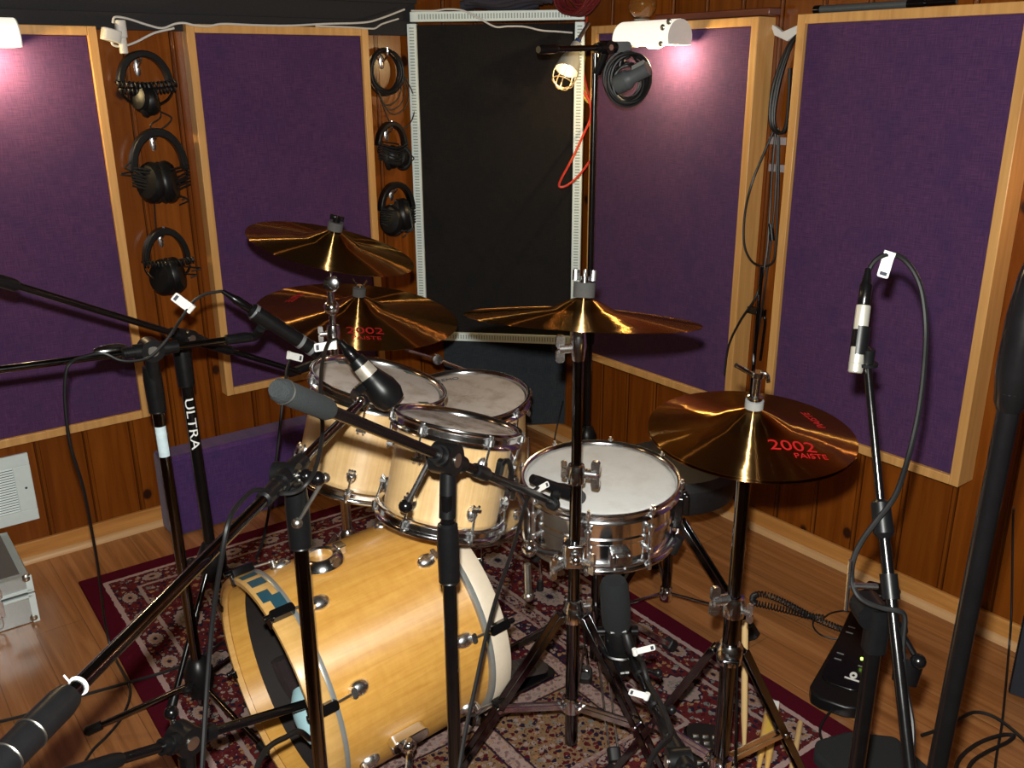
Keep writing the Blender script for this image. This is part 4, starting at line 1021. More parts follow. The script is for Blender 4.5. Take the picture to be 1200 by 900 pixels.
# cymbals -------------------------------------------------------------------
def cym_z(rr, R, hb=.020, rb=.055, hw=.022):
    q = min(1, rr/R)
    z = hw*(1-q**1.35)
    if rr < rb*1.25:
        t = rr/(rb*1.25); z += hb*(1-t*t)**1.5 if t < 1 else 0
    return z
def cymbal(name, label, c, nx, ny, R, mat, flip=1, hb=.020, rb=.055, hw=.022, prints=(), rot=0.0):
    T = drum_T(c, nx, ny); r = thing(name, label, 'cymbal', None, None, T)
    rs = [.006]+[rb*1.25*k/10 for k in range(2, 11)]+[rb*1.25+(R-rb*1.25)*k/16 for k in range(1, 17)]
    up = [(q, flip*cym_z(q, R, hb, rb, hw)) for q in rs]; dn = [(q, z-.0011*1) for q, z in up][::-1]
    b = MB(); b.lathe(up+dn, T, 128, closed=True); b.build('disc', mat, r, 60)
    for body, size, ang, rad_, turn in prints:
        Tt = Matrix.Rotation(ang, 4, 'Z') @ Matrix.Translation((rad_, 0, 0)) @ Matrix.Rotation(turn, 4, 'Z')
        def warp(v, Tt=Tt):
            p = Tt @ v; q = math.hypot(p.x, p.y); return T @ V((p.x, p.y, cym_z(q, R, hb, rb, hw)+.0007+v.z*.3))
        lettering(body, size, T, 'red', 'print', r, warp)
    return r, T
def topper(T, h0, mat, r, rr=.016, hh=.020, nut='blkm', rod=.03, name='felt', parentlabel=None):
    b = MB(); b.lathe([(.005, 0), (rr, 0), (rr, hh), (.005, hh)], T @ Matrix.Translation((0, 0, h0)), 24, closed=True); b.build(name, mat, r, bevel=.002)

# crash on the centre left
AC = V((-.435, 2.205, 1.105))
ca, TA = cymbal('crash_cymbal', 'bronze cymbal hanging highest on the left, above the larger one', AC, .263, -.034, .203, 'cym')
RB_ = 1.10
BC = CO+(V((-.391, 2.263, .924))-CO)*1.10
cb, TBc = cymbal('ride_cymbal', 'large dark bronze cymbal below and behind the highest one', BC, .129, -.063, .2794, 'cymd', hb=.022, hw=.03, rb=.06, prints=(('2002', .05, rad(-75), .175, PI/2), ('PAISTE', .026, rad(-75), .215, PI/2), ('PAISTE', .03, rad(168), .19, PI/2)))
CCt = V((.137, 1.718, 1.052))
cc_, TC = cymbal('crash_cymbal', 'bronze cymbal in the centre, tipped almost edge-on above the small tom', CCt, .053, .162, .229, 'cym')
HT_ = V((.417, 1.487, .909))
hh1, TH1 = cymbal('hi_hat_cymbal', 'upper bronze hi-hat cymbal with red lettering, right of the snare drum', HT_, .014, -.071, .178, 'cym', hb=.018, hw=.026, prints=(('2002', .040, rad(-62), .098, PI/2-.5), ('PAISTE', .019, rad(-58), .132, PI/2-.5), ('PAISTE', .022, rad(12), .118, PI/2)))
hh2, TH2 = cymbal('hi_hat_cymbal', 'lower bronze hi-hat cymbal, only its wavy rim showing under the upper one', HT_-Z*.0052, .014, -.071, .178, 'cymd', flip=-1, hb=.018, hw=.026)

# stand of the highest crash
r, P = cym_stand('chrome cymbal stand rising behind the middle tom to the highest cymbal', -.440, 2.180, .985, (.0135, .0110, .0085), (.56, .905), zc=.335, zl=.12, rf=.27, ang0=.35, mat='chrome')
b = MB(); tp = TA @ V((0, 0, 0)); q = TA.col[2].xyz; b.lathe([(0, -.010), (.019, -.010), (.019, .010), (.012, .013), (0, .013)], frame(P+V((.006, -.006, 1.022)), V((0, -1, .1))), 22); b.sph(P+Z*.962, .020, 14); b.cyl(P+Z*.98, P+Z*1.01, .0085)
b.cyl(P+Z*1.022, TA @ V((0, 0, .07)), .0035); b.build('tilter', 'chrome', r)
b = MB(); b.lathe([(.004, .0), (.013, .0), (.013, .010), (.004, .010)], TA @ Matrix.Translation((0, 0, .024)), 20, closed=True); b.build('lower_felt', 'felt', r)
b = MB(); b.lathe([(.004, 0), (.018, 0), (.018, .020), (.004, .020)], TA @ Matrix.Translation((0, 0, .043)), 24, closed=True); b.build('felt', 'felt', r)
b = MB(); b.cyl(TA @ V((0, 0, .063)), TA @ V((0, 0, .075)), .009)
for s in (-1, 1): b.rbox((0, 0, 0), (.016, .006, .012), .003, TA @ Matrix.Translation((s*.009, 0, .074)))
b.build('wing_nut', 'blkm', r)
# arm that carries the middle tom
b = MB(); q = loc(T12, rad(65), R12+.030, -.135); q2 = loc(T12, rad(65), R12+.001, -.125); b.cyl(P+Z*q.z, q, .008); b.cyl(q, q2, .008); b.sph(q, .0115, 12); b.cyl(q2, q2.lerp(q, .3), .016); b.lathe([(.0, -.025), (.024, -.025), (.024, .025), (0, .025)], frame(P+Z*q.z, Z), 16); b.build('tom_arm', 'chrome', r)
# ride stand behind the floor tom, with a boom
Pb = V((-.117, 2.80, 0))
r, P = cym_stand('chrome boom stand behind the floor tom, carrying the large dark cymbal', Pb.x, Pb.y, .585, (.0135, .011), (.44,), zc=.34, zl=.12, rf=.26, ang0=.55, mat='chrome')
bt = TBc @ V((0, 0, -.012)); piv = aty(512, 421, 2.76); pv = V((P.x, P.y, .585))
e0 = aty(478, 411, 2.70)
b = MB(); b.lathe([(0, -.02), (.016, -.018), (.016, .018), (0, .02)], frame(piv, V((.3, -1, .2))), 18); b.build('boom_clamp', 'chrome', r)
b = MB(); b.cyl(pv, piv, .0055); b.cyl(piv, e0, .0055); b.cyl(e0, bt, .0055); b.cyl(bt, TBc @ V((0, 0, .085)), .0035); b.build('boom_arm', 'chrome', r)
b = MB(); b.lathe([(.004, 0), (.018, 0), (.018, .022), (.004, .022)], TBc @ Matrix.Translation((0, 0, .053)), 24, closed=True); b.build('felt', 'felt', r)
b = MB(); b.lathe([(.004, 0), (.014, 0), (.014, .012), (.004, .012)], TBc @ Matrix.Translation((0, 0, .034)), 24, closed=True); b.build('lower_felt', 'felt', r)
b = MB(); b.cyl(TBc @ V((0, 0, .075)), TBc @ V((0, 0, .085)), .007)
for s in (-1, 1): b.tube([TBc @ V((s*.004, 0, .08)), TBc @ V((s*.014, 0, .09)), TBc @ V((s*.020, 0, .10))], .003, 6)
b.build('wing_nut', 'chrome', r)

# centre crash stand, in front of the snare drum
r, P = cym_stand('tall dark chrome cymbal stand in the centre, in front of the snare drum', .130, 1.712, 1.0, (.0145, .0125, .0105), (.42, .735), zc=.40, zl=.165, rf=.29, ang0=rad(-41), mat='gun')
b = MB(); b.lathe([(0, -.035), (.012, -.03), (.016, .0), (.013, .03), (.008, .045), (0, .048)], frame(P+Z*1.0, Z), 18); b.cyl(P+Z*1.03, TC @ V((0, 0, .095)), .004); b.build('tilter', 'chrome', r)
wing(P+V((-.014, 0, .995)), V((-1, -.2, 0)), r, 1.4); wing(P+V((.016, 0, .728)), V((1, -.3, 0)), r, 1.5)
b = MB(); b.lathe([(.004, 0), (.015, 0), (.015, .010), (.004, .010)], TC @ Matrix.Translation((0, 0, .024)), 24, closed=True); b.build('lower_felt', 'felt', r)
b = MB(); b.lathe([(.004, 0), (.021, 0), (.021, .028), (.004, .028)], TC @ Matrix.Translation((0, 0, .042)), 28, closed=True); b.build('felt', 'felt', r, label='thick grey felt')
b = MB(); b.cyl(TC @ V((0, 0, .070)), TC @ V((0, 0, .082)), .009)
for s in (-1, 1): b.rbox((0, 0, 0), (.014, .008, .020), .004, TC @ Matrix.Translation((s*.017, 0, .084)))
b.build('wing_nut', 'chrome', r, label='bright wing nut')
# multi clamp and arm for the small tom
cz = .545; m10 = MOUNT10
b = MB(); b.rbox((0, 0, 0), (.05, .046, .055), .012, frame(P+Z*cz, Z)); b.sph(P+V((.0, -.03, cz)), .014, 12); b.sph(P+V((-.03, .01, cz-.02)), .018, 14); b.build('multi_clamp', 'chrome', r, bevel=.003)
wing(P+V((.02, -.02, cz-.01)), V((.7, -.7, .1)), r, 1.2); wing(P+V((-.03, -.02, cz-.02)), V((-.8, -.5, -.2)), r, 1.2)
b = MB(); b.tube([P+V((-.03, .01, cz-.01)), P+V((-.075, .02, cz-.005)), P+V((-.10, .03, cz+.02)), m10+V((.02, .0, -.05)), m10], .0085, 10); b.sph(P+V((-.095, .02, cz-.0)), .019, 14); b.build('tom_arm', 'chrome', r)
b = MB(); b.cyl(P+V((-.10, -.01, cz-.02)), P+V((-.098, -.02, cz-.085)), .007, .008); b.sph(P+V((-.098, -.02, cz-.092)), .012, 12); b.build('drop_rod', 'nickel', r)

# snare stand
P = V((.205, 1.975, 0))
r = thing('snare_stand', 'chrome basket stand under the snare drum', 'stand', P)
b = MB(); b.cyl(P+Z*.10, P+Z*.40, .0125); b.cyl(P+Z*.22, P+Z*.26, .019); b.build('tube', 'gun', r)
for k in range(3):
    a = rad(215)+2*PI*k/3; d = V((math.cos(a), math.sin(a), 0)); s = V((-d.y, d.x, 0))
    b = MB(); e = TS.inverted() @ (P+d*.185); zb = (TS @ V((e.x, e.y, -.158))).z
    b.tube([P+Z*.40, P+d*.05+Z*.415, P+d*.16+Z*(zb-.012), P+d*.193+Z*(zb+.005), P+d*.20+Z*(zb+.03)], .0065, 8); ar = b.build('basket_arm', 'chrome', r)
    b = MB(); b.cyl(P+d*.185+Z*(zb-.010), P+d*.201+Z*(zb+.034), .011); b.build('rubber_tip', 'blk', ar)
    a += PI/3; d = V((math.cos(a), math.sin(a), 0)); s = V((-d.y, d.x, 0))
    b = MB()
    for q in (-1, 1): T_ = frame((P+d*.02+Z*.24+P+d*.27+Z*.026)/2+s*q*.010, d*.25-Z*.214, s); b.box((0, 0, 0), (.004, .014, .335), T_)
    lg = b.build('leg', 'chrome', r, bevel=.001)
    b = MB(); b.rbox((0, 0, 0), (.03, .034, .032), .01, frame(P+d*.27+Z*.027, d*.25-Z*.214, s)); b.build('rubber_foot', 'blk', lg, bevel=.003)

# drum throne
P = V((.445, 2.325, 0))
r = thing('drum_throne', 'round black drum throne behind the snare drum', 'stool', P)
b = MB(); b.lathe([(0, .395), (.155, .395), (.168, .405), (.172, .43), (.168, .465), (.15, .485), (.08, .493), (0, .495)], frame(P, Z), 48); b.build('seat', 'blk', r)
b = MB(); b.cyl(P+Z*.06, P+Z*.40, .0135); b.cyl(P+Z*.28, P+Z*.33, .02); b.lathe([(0, .385), (.06, .385), (.06, .396), (0, .396)], frame(P, Z), 24); b.build('post', 'gun', r)
b = MB(); b.lathe([(0, .045), (.018, .047), (.02, .06), (.018, .085), (.013, .09)], frame(P, Z), 18); b.sph(P+V((0, -.016, .075)), .009, 10); b.build('brace_collar', 'chrome', r)
for a in (rad(-32), rad(88), rad(208)):
    d = V((math.cos(a), math.sin(a), 0)); s = V((-d.y, d.x, 0)); top = P+d*.03+Z*.31; foot = P+d*.255+Z*.024; mid = top.lerp(foot, .82); lo = P+d*.02+Z*.07
    b = MB()
    for q in (-1, 1): T_ = frame((top+foot)/2+s*q*.012, foot-top, s); b.box((0, 0, 0), (.006, .018, (foot-top).length), T_)
    T_ = frame((top+foot)/2, foot-top, s); b.box((0, 0, 0), (.02, .004, (foot-top).length*.9), T_)
    lg = b.build('leg', 'gun', r, bevel=.001)
    b = MB(); b.cyl(lo, mid, .005, seg=10); b.build('brace', 'chrome', lg)
    b = MB(); b.rbox((0, 0, 0), (.034, .036, .036), .01, frame(foot, foot-top, s)); b.build('rubber_foot', 'blk', lg, bevel=.003)

# hi-hat stand
P = V((.417, 1.487, 0))
r, P = cym_stand('dark chrome hi-hat stand with its pedal, right of the snare drum', .412, 1.487, .848, (.0155, .0125), (.565,), zc=.455, zl=.20, rf=.25, ang0=rad(-97), mat='gun', name='hi_hat_stand')
b = MB(); b.cyl(P+Z*.86, P+Z*1.20, .0034, seg=10); b.build('pull_rod', 'gun', r)
b = MB(); b.lathe([(.005, .826), (.024, .829), (.024, .843), (.014, .852), (.005, .852)], frame(P, Z), 24); b.build('seat_cup', 'blkp', r)
b = MB(); b.lathe([(.004, 0), (.016, 0), (.016, .014), (.004, .014)], TH1 @ Matrix.Translation((0, 0, .045)), 24, closed=True); b.build('felt', plain('pale grey felt', (.20, .21, .21), .9), r)
b = MB(); b.lathe([(.0, .059), (.013, .059), (.013, .066), (.007, .068), (.007, .10), (.010, .102), (.010, .112), (0, .112)], TH1, 20); b.build('clutch', 'chrome', r)
b = MB(); p_ = TH1 @ V((-.006, 0, .106))
b.tube([p_, p_+V((-.014, -.005, .008)), p_+V((-.036, -.012, .022))], .0042, 8); b.tube([p_+V((.01, 0, .004)), p_+V((.02, -.004, .002)), p_+V((.024, -.004, -.012))], .0035, 8); b.build('wing_screw', 'chrome', r)
wing(P+V((-.015, -.005, .575)), V((-1, -.25, .0)), r, 1.5)
pd_ = V((.12, .99, 0)).normalized(); TPd = frame(P+pd_*.02, Z, pd_)
b = MB(); b.rbox((.16, 0, .012), (.30, .09, .012), .02, TPd)
for s in (-1, 1): b.cyl(TPd @ V((.0, s*.045, .02)), TPd @ V((.0, s*.03, .17)), .006)
b.build('pedal_frame', 'blkm', r, bevel=.002)
b = MB(); tl = TPd @ Matrix.Translation((.165, 0, .06)) @ Matrix.Rotation(.22, 4, 'Y'); b.rbox((0, 0, 0), (.27, .08, .009), .03, tl); fb = b.build('footboard', plain('black footboard', (.02, .02, .021), .4, .4), r, bevel=.001)
b = MB()
for k in range(6):
    for q in (-1, 0, 1): b.rbox((-.08+.03*k, q*.022, .006), (.006, .014, .002), .001, tl)
b.build('grip_bar', 'nickel', fb)
b = MB(); b.cyl(TPd @ V((.03, 0, .085)), P+Z*.20, .003); b.build('chain', 'nickel', r)

# ------------------------------------------------------------------ sticks
def stickobj(p0, p1, r0, label, mat='stick', name='drumstick', group=None):
    b = MB(); T = frame(p0, p1-p0); L = (p1-p0).length; b.T = T
    b.lathe([(0, 0), (r0*.8, .001), (r0, .006), (r0, L*.72), (r0*.55, L*.94), (r0*.45, L*.955), (r0*.62, L*.972), (r0*.6, L*.99), (0, L)], T, 14)
    return tag(b.build(name, mat), label, 'drumstick', group)
s0 = atz(872, 885, .012); s1 = aty(873, 727, 1.78)
stickobj(s1, s0, .0075, 'pale drumstick leaning upright against the hi-hat stand')
q0, q1 = atz(906, 822, .02), atz(893, 905, .02)
dd = (q1-q0).normalized(); ss = V((-dd.y, dd.x, 0))
pk = MB(); 
for o, lab in ((-.0088, 'left stick of the golden pair with a paper label, on the rug'), (.0088, 'right stick of the golden pair with a paper label, on the rug')):
    stickobj(q0+ss*o-Z*.004, q1+ss*o-Z*.004, .0085, lab, 'stick2')
b = MB(); T_ = frame(q0+dd*.045+Z*.0055, Z, dd); b.T = T_; b.rbox((-.015, 0, 0), (.055, .030, .0012), .002, T_); tag(b.build('paper_band', 'white'), 'grey and white paper band round the golden stick pair', 'label')
b = MB(); T_ = frame(q0+dd*.10+Z*.0055, Z, dd); b.T = T_; b.rbox((0, 0, 0), (.06, .012, .0012), .002, T_); tag(b.build('paper_band', plain('yellow print', (.60, .40, .06), .5)), 'yellow printed band round the golden stick pair', 'label')
stickobj(atz(938, 846, .012), atz(922, 935, .012), .007, 'single drumstick lying on the rug right of the golden pair')
# ------------------------------------------------------------------ microphone stands
def mic_stand(label, x, y, ztop, r0=.0125, r1=.0095, zj=.62, ang0=0.0, zh=.30, rf=.30, clutch_mat='blkm', lean=V((0, 0, 0)), feet=3, up_mat='blkm', lo_mat='blkm'):
    P = V((x, y, 0)); r = thing('microphone_stand', label, 'stand', P); top = P+Z*ztop+lean
    ln = lambda z: P+(top-P)*(z/ztop)
    b = MB(); b.cyl(ln(zh-.08), ln(zj), r0, seg=18); b.build('lower_tube', lo_mat, r)
    b = MB(); b.cyl(ln(zj), ln(ztop), r1, seg=16); b.build('upper_tube', up_mat, r)
    b = MB(); b.lathe([(r0+.0005, -.075), (r0+.006, -.07), (r0+.007, .0), (r0+.005, .03), (r1+.001, .034)], frame(ln(zj), top-P), 20); b.torus(frame(ln(zj)-(top-P).normalized()*.073, top-P), r0+.004, .0022, 20, 6); b.build('clutch', 'blkp', r)
    b = MB(); b.lathe([(r0, -.06), (r0+.013, -.05), (r0+.022, -.01), (r0+.022, .02), (r0+.008, .05), (r0, .055)], frame(ln(zh), Z), 22); d = V((math.cos(ang0+1), math.sin(ang0+1), 0)); b.cyl(ln(zh)+d*.02, ln(zh)+d*.05, .009); b.sph(ln(zh)+d*.052, .014, 10, None, (1, 1, .7)); b.build('leg_hub', 'blkp', r)
    for k in range(feet):
        a = ang0+2*PI*k/feet; d = V((math.cos(a), math.sin(a), 0)); tp = ln(zh)+d*.024-Z*.02; ft = P+d*rf+Z*.022
        b = MB(); b.cyl(tp, ft, .0075, seg=12); lg = b.build('leg', lo_mat, r)
        b = MB(); dd_ = (ft-tp).normalized(); b.lathe([(0, -.03), (.011, -.028), (.0125, .006), (.008, .012), (0, .013)], frame(ft-dd_*.0, dd_), 14); b.build('rubber_foot', 'blkp', lg)
    return r, ln
def boom(r, a, b_, rr=.0078, grip=None, mat='blkm', gm='blkp', pivot=None, pr=.02, knob=None, disc=None, clutch_at=None):
    a, b_ = V(a), V(b_); d = (b_-a).normalized()
    m = MB(); m.cyl(a, b_, rr, seg=14); bo = m.build('boom', mat, r)
    if grip:
        m = MB(); L, R_ = grip; m.lathe([(0, -.004), (R_*.75, -.004), (R_, .006), (R_, L-.012), (R_*.86, L), (rr, L+.004)], frame(a, d), 22); m.build('counterweight', gm, bo)
    if pivot is not None:
        pv = V(pivot); side = d.cross(Z).normalized()
        m = MB(); pb = a+d*((pv-a).dot(d)); m.cyl(pb-d*.035, pb+d*.035, rr+.0085, seg=16); m.cyl(pb-d*.05, pb-d*.03, rr+.005); m.cyl(pb+d*.03, pb+d*.055, rr+.006)
        m.cyl(pb-side*.024, pb+side*.016, pr, seg=22); m.cyl(pv-Z*.06, pb, .0135, seg=14)
        h = m.build('pivot', 'blkp', r)
        m = MB(); m.cyl(pb-side*.0245, pb-side*.0265, pr*.45, seg=18); m.cyl(pb+side*.0165, pb+side*.0185, pr*.45, seg=18); m.build('rivet', 'nickel', h)
        if knob:
            m = MB(); k0 = pb+side*knob[0]*.03; k1 = k0+V(knob[1]); m.cyl(pb, k0, .006); m.sph(k0, .0115, 12); m.sph(k1, .0120, 14); m.tube([k0, k1], .004, 8, smooth=False); m.build('crank_handle', 'blkm', h); m = MB(); m.cyl(k0.lerp(k1, .1), k0.lerp(k1, .9), .0046, seg=10); m.build('crank_rod', 'lug', h)
    if clutch_at is not None:
        for c in clutch_at:
            m = MB(); q = a.lerp(b_, c); m.lathe([(rr, -.03), (rr+.004, -.026), (rr+.0045, .02), (rr+.001, .03)], frame(q, d), 16); m.build('clutch', 'blkp', bo)
    return bo
def clip(r, p, d, R_, post):
    """spring clip round a body at p with axis d, joined to the boom end at post"""
    m = MB(); T = frame(p, d); dv = (V(post)-V(p)); dv -= V(d).normalized()*dv.dot(V(d).normalized()); x = dv.normalized()
    T = frame(p, d, x)
    m.lathe([(R_+.0005, -.016), (R_+.004, -.018), (R_+.004, .018), (R_+.0005, .016)], T, 20, True, -2.3, 2.3)
    m.cyl(V(p)+x*(R_+.003), post, .0075, seg=12); m.sph(post, .011, 12); m.cyl(V(post)-V(d).cross(x).normalized()*.012, V(post)+V(d).cross(x).normalized()*.012, .0085, seg=12)
    return m.build('clip', 'blkp', r)
def tagpart(r, p, d, u, L=.045, w=.018, name='cable_tag'):
    T = frame(p, V(d).cross(V(u)), d); m = MB(); m.rbox((L*.42, 0, 0), (L, w, .0012), .003, T); m.cyl(T @ V((-.0, -w/2, 0)), T @ V((0, w/2, 0)), .0048, seg=10); t = m.build(name, 'tag', r, label='white cable tag')
    m = MB(); m.box((L*.78, 0, 0), (L*.13, w*.62, .0022), T); m.build('tag_mark', 'ink', t)
def xlr(m, p, d, L=.055, R_=.0095): m.lathe([(0, 0), (R_*.9, .001), (R_, .004), (R_, L*.55), (R_*.8, L*.62), (R_*.7, L*.72), (R_*.45, L), (0, L)], frame(p, d), 18)
def pth(*q): return [at(u, v, t) for u, v, t in q]

# --- stand with the large grip in the lower left corner, holding the black tom microphone
piv = at(345, 556, 1.45)
r, ln = mic_stand('black microphone stand with a long boom and ribbed grip reaching into the lower left corner', piv.x, piv.y, piv.z-.03, zj=.850, zh=.26, ang0=rad(255), lo_mat='gun')
ta, tb = at(38, 858, .875), at(424, 470, 1.79)
d_ = (tb-ta).normalized(); pb = ta+d_*((piv-ta).dot(d_))
bo = boom(r, ta-d_*.15, tb, .0088, grip=(.205, .0165), pivot=piv, mat='gun', knob=(1, (.02, -.01, .0)), clutch_at=(.62,))
m = MB()
for k in range(4): m.torus(frame(ta-d_*.105+d_*.034*k, d_), .0167, .0011, 24, 6)
m.build('grip_ring', 'nickel', bo)
m = MB(); m.torus(frame(ta+d_*.072, d_), .0094, .0019, 18, 8); m.tube([ta+d_*.072+V((-.008, 0, .004)), ta+d_*.076+V((-.016, 0, .010))], .0011, 5); m.build('tape', 'tag', bo, label='white tape ring')
m = MB(); side = d_.cross(Z).normalized(); pp_ = ln(.86)
m.cyl(pb-Z*.01, pb-Z*.01+V((.055, .0, .004)), .0055, seg=12); m.sph(pb+V((.057, 0, -.006)), .009, 12); m.cyl(pb+V((.057, 0, -.006)), pb+V((.012, -.02, -.075)), .0035, seg=8); m.sph(pb+V((.012, -.02, -.075)), .0095, 12); m.build('lever', 'nickel', r)
# black tom microphone
m0, m1 = at(401, 403, 1.86), at(463, 474, 1.90); md = (m1-m0).normalized(); ML = (m1-m0).length
r2 = thing('microphone', 'chunky black microphone with a silver band, aimed at the middle tom', 'microphone', m1)
m = MB(); m.lathe([(0, .040), (.017, .041), (.020, .055), (.021, .075), (.0265, .095), (.034, ML*.72), (.0345, ML*.86), (.027, ML*.97), (.012, ML), (0, ML)], frame(m0, md, Z), 26); m.build('body', 'blkp', r2)
m = MB(); m.lathe([(.0205, .058), (.0218, .058), (.0240, .084), (.0225, .084)], frame(m0, md, CO-m0), 14, True, -1.0, 1.0); m.build('band', plain('worn silver plate', (.42, .37, .30), .4, .4, var=.4, scale=80), r2)
m = MB(); xlr(m, m0+md*.048, -md, .055, .0135); m.torus(frame(m0+md*.028, md), .0130, .0014, 18, 6); m.torus(frame(m0+md*.042, md), .0142, .0014, 18, 6); m.build('connector', 'blkm', r2)
m = MB(); pc = m0+md*.09; m.tube([pc+V((-.01, -.02, -.01)), pc+V((-.03, -.025, -.028)), tb], .011, 10); m.sph(tb, .014, 12); m.build('clip', 'blkp', bo)
m = MB(); m.sph(tb+V((0, -.012, .004)), .010, 12); m.build('clip_nut', 'chrome', bo)
k = thing('microphone_cable', 'black cable with a white tag leading to the chunky tom microphone', 'cable', at(380, 560, 1.5))
m = MB(); m.tube(pth((400, 402, 1.86), (393, 398, 1.83), (384, 403, 1.78), (377, 430, 1.66), (376, 470, 1.55), (378, 505, 1.50), (371, 545, 1.43), (360, 566, 1.40), (345, 577, 1.40), (325, 578, 1.39), (300, 574, 1.34), (283, 587, 1.27), (270, 606, 1.21), (262, 640, 1.20), (250, 720, 1.24), (243, 800, 1.25), (236, 915, 1.23)), .0036, 7); m.build('cable', 'cable', k)
tagpart(k, at(392, 404, 1.82), at(369, 408, 1.80)-at(394, 404, 1.82), Z, .045, .017)

# --- front boom with grey foam, snare microphone
A_, B_ = at(522, 537, 1.45), at(648, 588, 1.97); d_ = (B_-A_).normalized(); pv = A_-Z*.045
r, ln = mic_stand('black microphone stand in front of the bass drum, its boom ending in grey foam', A_.x, A_.y, pv.z-.02, zj=.78, zh=.24, ang0=rad(200), rf=.27, r0=.0115, r1=.0105)
tl_ = at(325, 456, 1.045)
bo = boom(r, tl_, B_, .0085, pivot=pv, pr=.026, knob=(-1, (-.045, -.01, -.085)), clutch_at=(.60,))
L_ = (at(384, 479, 1.15)-tl_).length
m = MB(); m.lathe([(0, -.002), (.010, -.003), (.0138, .003), (.0146, .010), (.0146, L_*.93), (.012, L_), (.0086, L_)], frame(tl_, d_), 24); g_ = m.build('foam_sleeve', 'foam', bo)
m = MB(); m.torus(frame(tl_+d_*.014, d_), .0146, .0011, 24, 6); m.build('ring', 'nickel', g_)
mic0, mic1 = at(652, 572, 1.97), at(688, 586, 2.02); md = (mic1-mic0).normalized()
m = MB(); m.tube([B_, B_+V((.006, 0, .02)), mic0-Z*.004], .011, 10); m.cyl(B_-d_*.012+V((0, -.01, 0)), B_+d_*.006+V((0, -.012, 0)), .014, seg=16); m.build('clip', 'blkp', bo)
r2 = thing('microphone', 'black microphone close over the snare drum head', 'microphone', mic1)
m = MB(); m.lathe([(0, -.07), (.010, -.07), (.0115, -.05), (.0125, 0), (.0165, .018), (.0165, .05), (0, .05)], frame(mic0, md), 22); m.build('body', 'blkp', r2)
m = MB(); m.lathe([(.0, .05), (.0163, .05), (.0165, .066), (.013, .076), (0, .078)], frame(mic0, md), 22); m.build('grille', 'felt', r2)
k = thing('microphone_cable', 'black cable with a white tag hanging from the snare microphone', 'cable', at(545, 900, 1.5))
m = MB(); m.tube(pth((633, 569, 1.93), (624, 577, 1.90), (616, 590, 1.86), (602, 640, 1.75), (585, 690, 1.66), (571, 740, 1.60), (556, 810, 1.54), (545, 860, 1.50), (536, 915, 1.46)), .0038, 7); m.build('cable', 'cable', k)
tagpart(k, at(628, 575, 1.92), at(642, 568, 1.93)-at(626, 577, 1.92), Z, .035, .014)

# --- left stand with shiny boom, long black microphone
piv = at(176, 424, 1.95); base = atz(240, 835)
r, ln = mic_stand('chrome and black microphone stand nearest the left edge, holding the long black microphone', base.x, base.y, piv.z-.02, zj=.885, zh=.11, ang0=rad(200), rf=.26, r0=.0125, r1=.0105, lean=V((piv.x-base.x, piv.y-base.y, 0)), lo_mat='gun')
a_, b_ = at(-60, 441, 1.72), at(283, 396, 2.04)
bo = boom(r, a_, b_, .0075, pivot=piv-Z*.015, pr=.024, mat='gun', clutch_at=(.60, .64, .985))
m = MB(); q = at(128, 411, 1.90); m.lathe([(.0078, -.03), (.012, -.02), (.0145, 0), (.013, .02), (.008, .035)], frame(q, b_-a_), 18); m.build('chuck', 'chrome', bo)
m = MB(); q = ln(piv.z-.10); m.rbox((0, 0, 0), (.03, .024, .028), .006, frame(q+Z*.03, Z)); m.cyl(q+Z*.022, q+Z*.032, .016); m.build('collar', 'chrome', r)
m = MB(); q = ln(.742); e_ = (CO-q); e_.z = 0; e_.normalize(); T_ = frame(q, ln(1)-ln(0), e_); m.lathe([(.0127, -.036), (.0131, -.036), (.0131, .036), (.0127, .036)], T_, 12, True, -1.0, 1.0); m.build('sticker', plain('pale blue sticker', (.55, .68, .72), .4, var=.3, scale=60), r, label='pale blue sticker')
m0, m1 = at(293, 362, 2.0), at(374, 414, 2.10); md = (m1-m0).normalized(); ML = (m1-m0).length
r2 = thing('microphone', 'long slim black microphone with silver rings, pointing down past the cymbals', 'microphone', m1)
m = MB(); m.lathe([(0, 0), (.012, 0), (.0165, .006), (.0165, ML*.68), (.0165, ML*.74), (.0165, ML*.985), (.013, ML), (0, ML)], frame(m0, md), 24); bd_ = m.build('body', 'blkp', r2)
m = MB()
for q_ in (.04, .70, .86): m.lathe([(.0167, ML*q_), (.0172, ML*q_), (.0172, ML*(q_+.045)), (.0167, ML*(q_+.045))], frame(m0, md), 24, True)
m.build('ring', plain('grey metal ring', (.30, .32, .33), .35, .5), bd_)
m = MB(); xlr(m, m0+md*.004, -md, .075, .0100); m.build('connector', 'blkm', r2)
cp = m0.lerp(m1, .18); m = MB(); m.tube([b_, b_+(b_-a_).normalized()*.03, cp+V((-.006, -.004, -.024))], .0105, 10); T_ = frame(cp, md, V((0, 0, -1))); m.lathe([(.0169, -.022), (.0205, -.022), (.0205, .022), (.0169, .022)], T_, 18, True, -1.9, 1.9); m.build('clip', 'blkp', bo)
k = thing('microphone_cable', 'thin cable with a white tag arching from the long slim microphone', 'cable', at(150, 418, 1.9))
m = MB(); e0_ = m0-md*.071; m.tube([e0_]+pth((255, 342, 1.96), (240, 345, 1.95), (226, 354, 1.94), (214, 371, 1.93), (203, 388, 1.91), (190, 405, 1.90), (176, 418, 1.89), (158, 423, 1.885), (140, 422, 1.88), (120, 414, 1.87), (95, 419, 1.84), (82, 426, 1.82), (77, 438, 1.82), (76, 470, 1.84), (82, 520, 1.88), (97, 570, 1.97), (107, 620, 2.08), (114, 660, 2.20), (119, 700, 2.34)), .0034, 7)
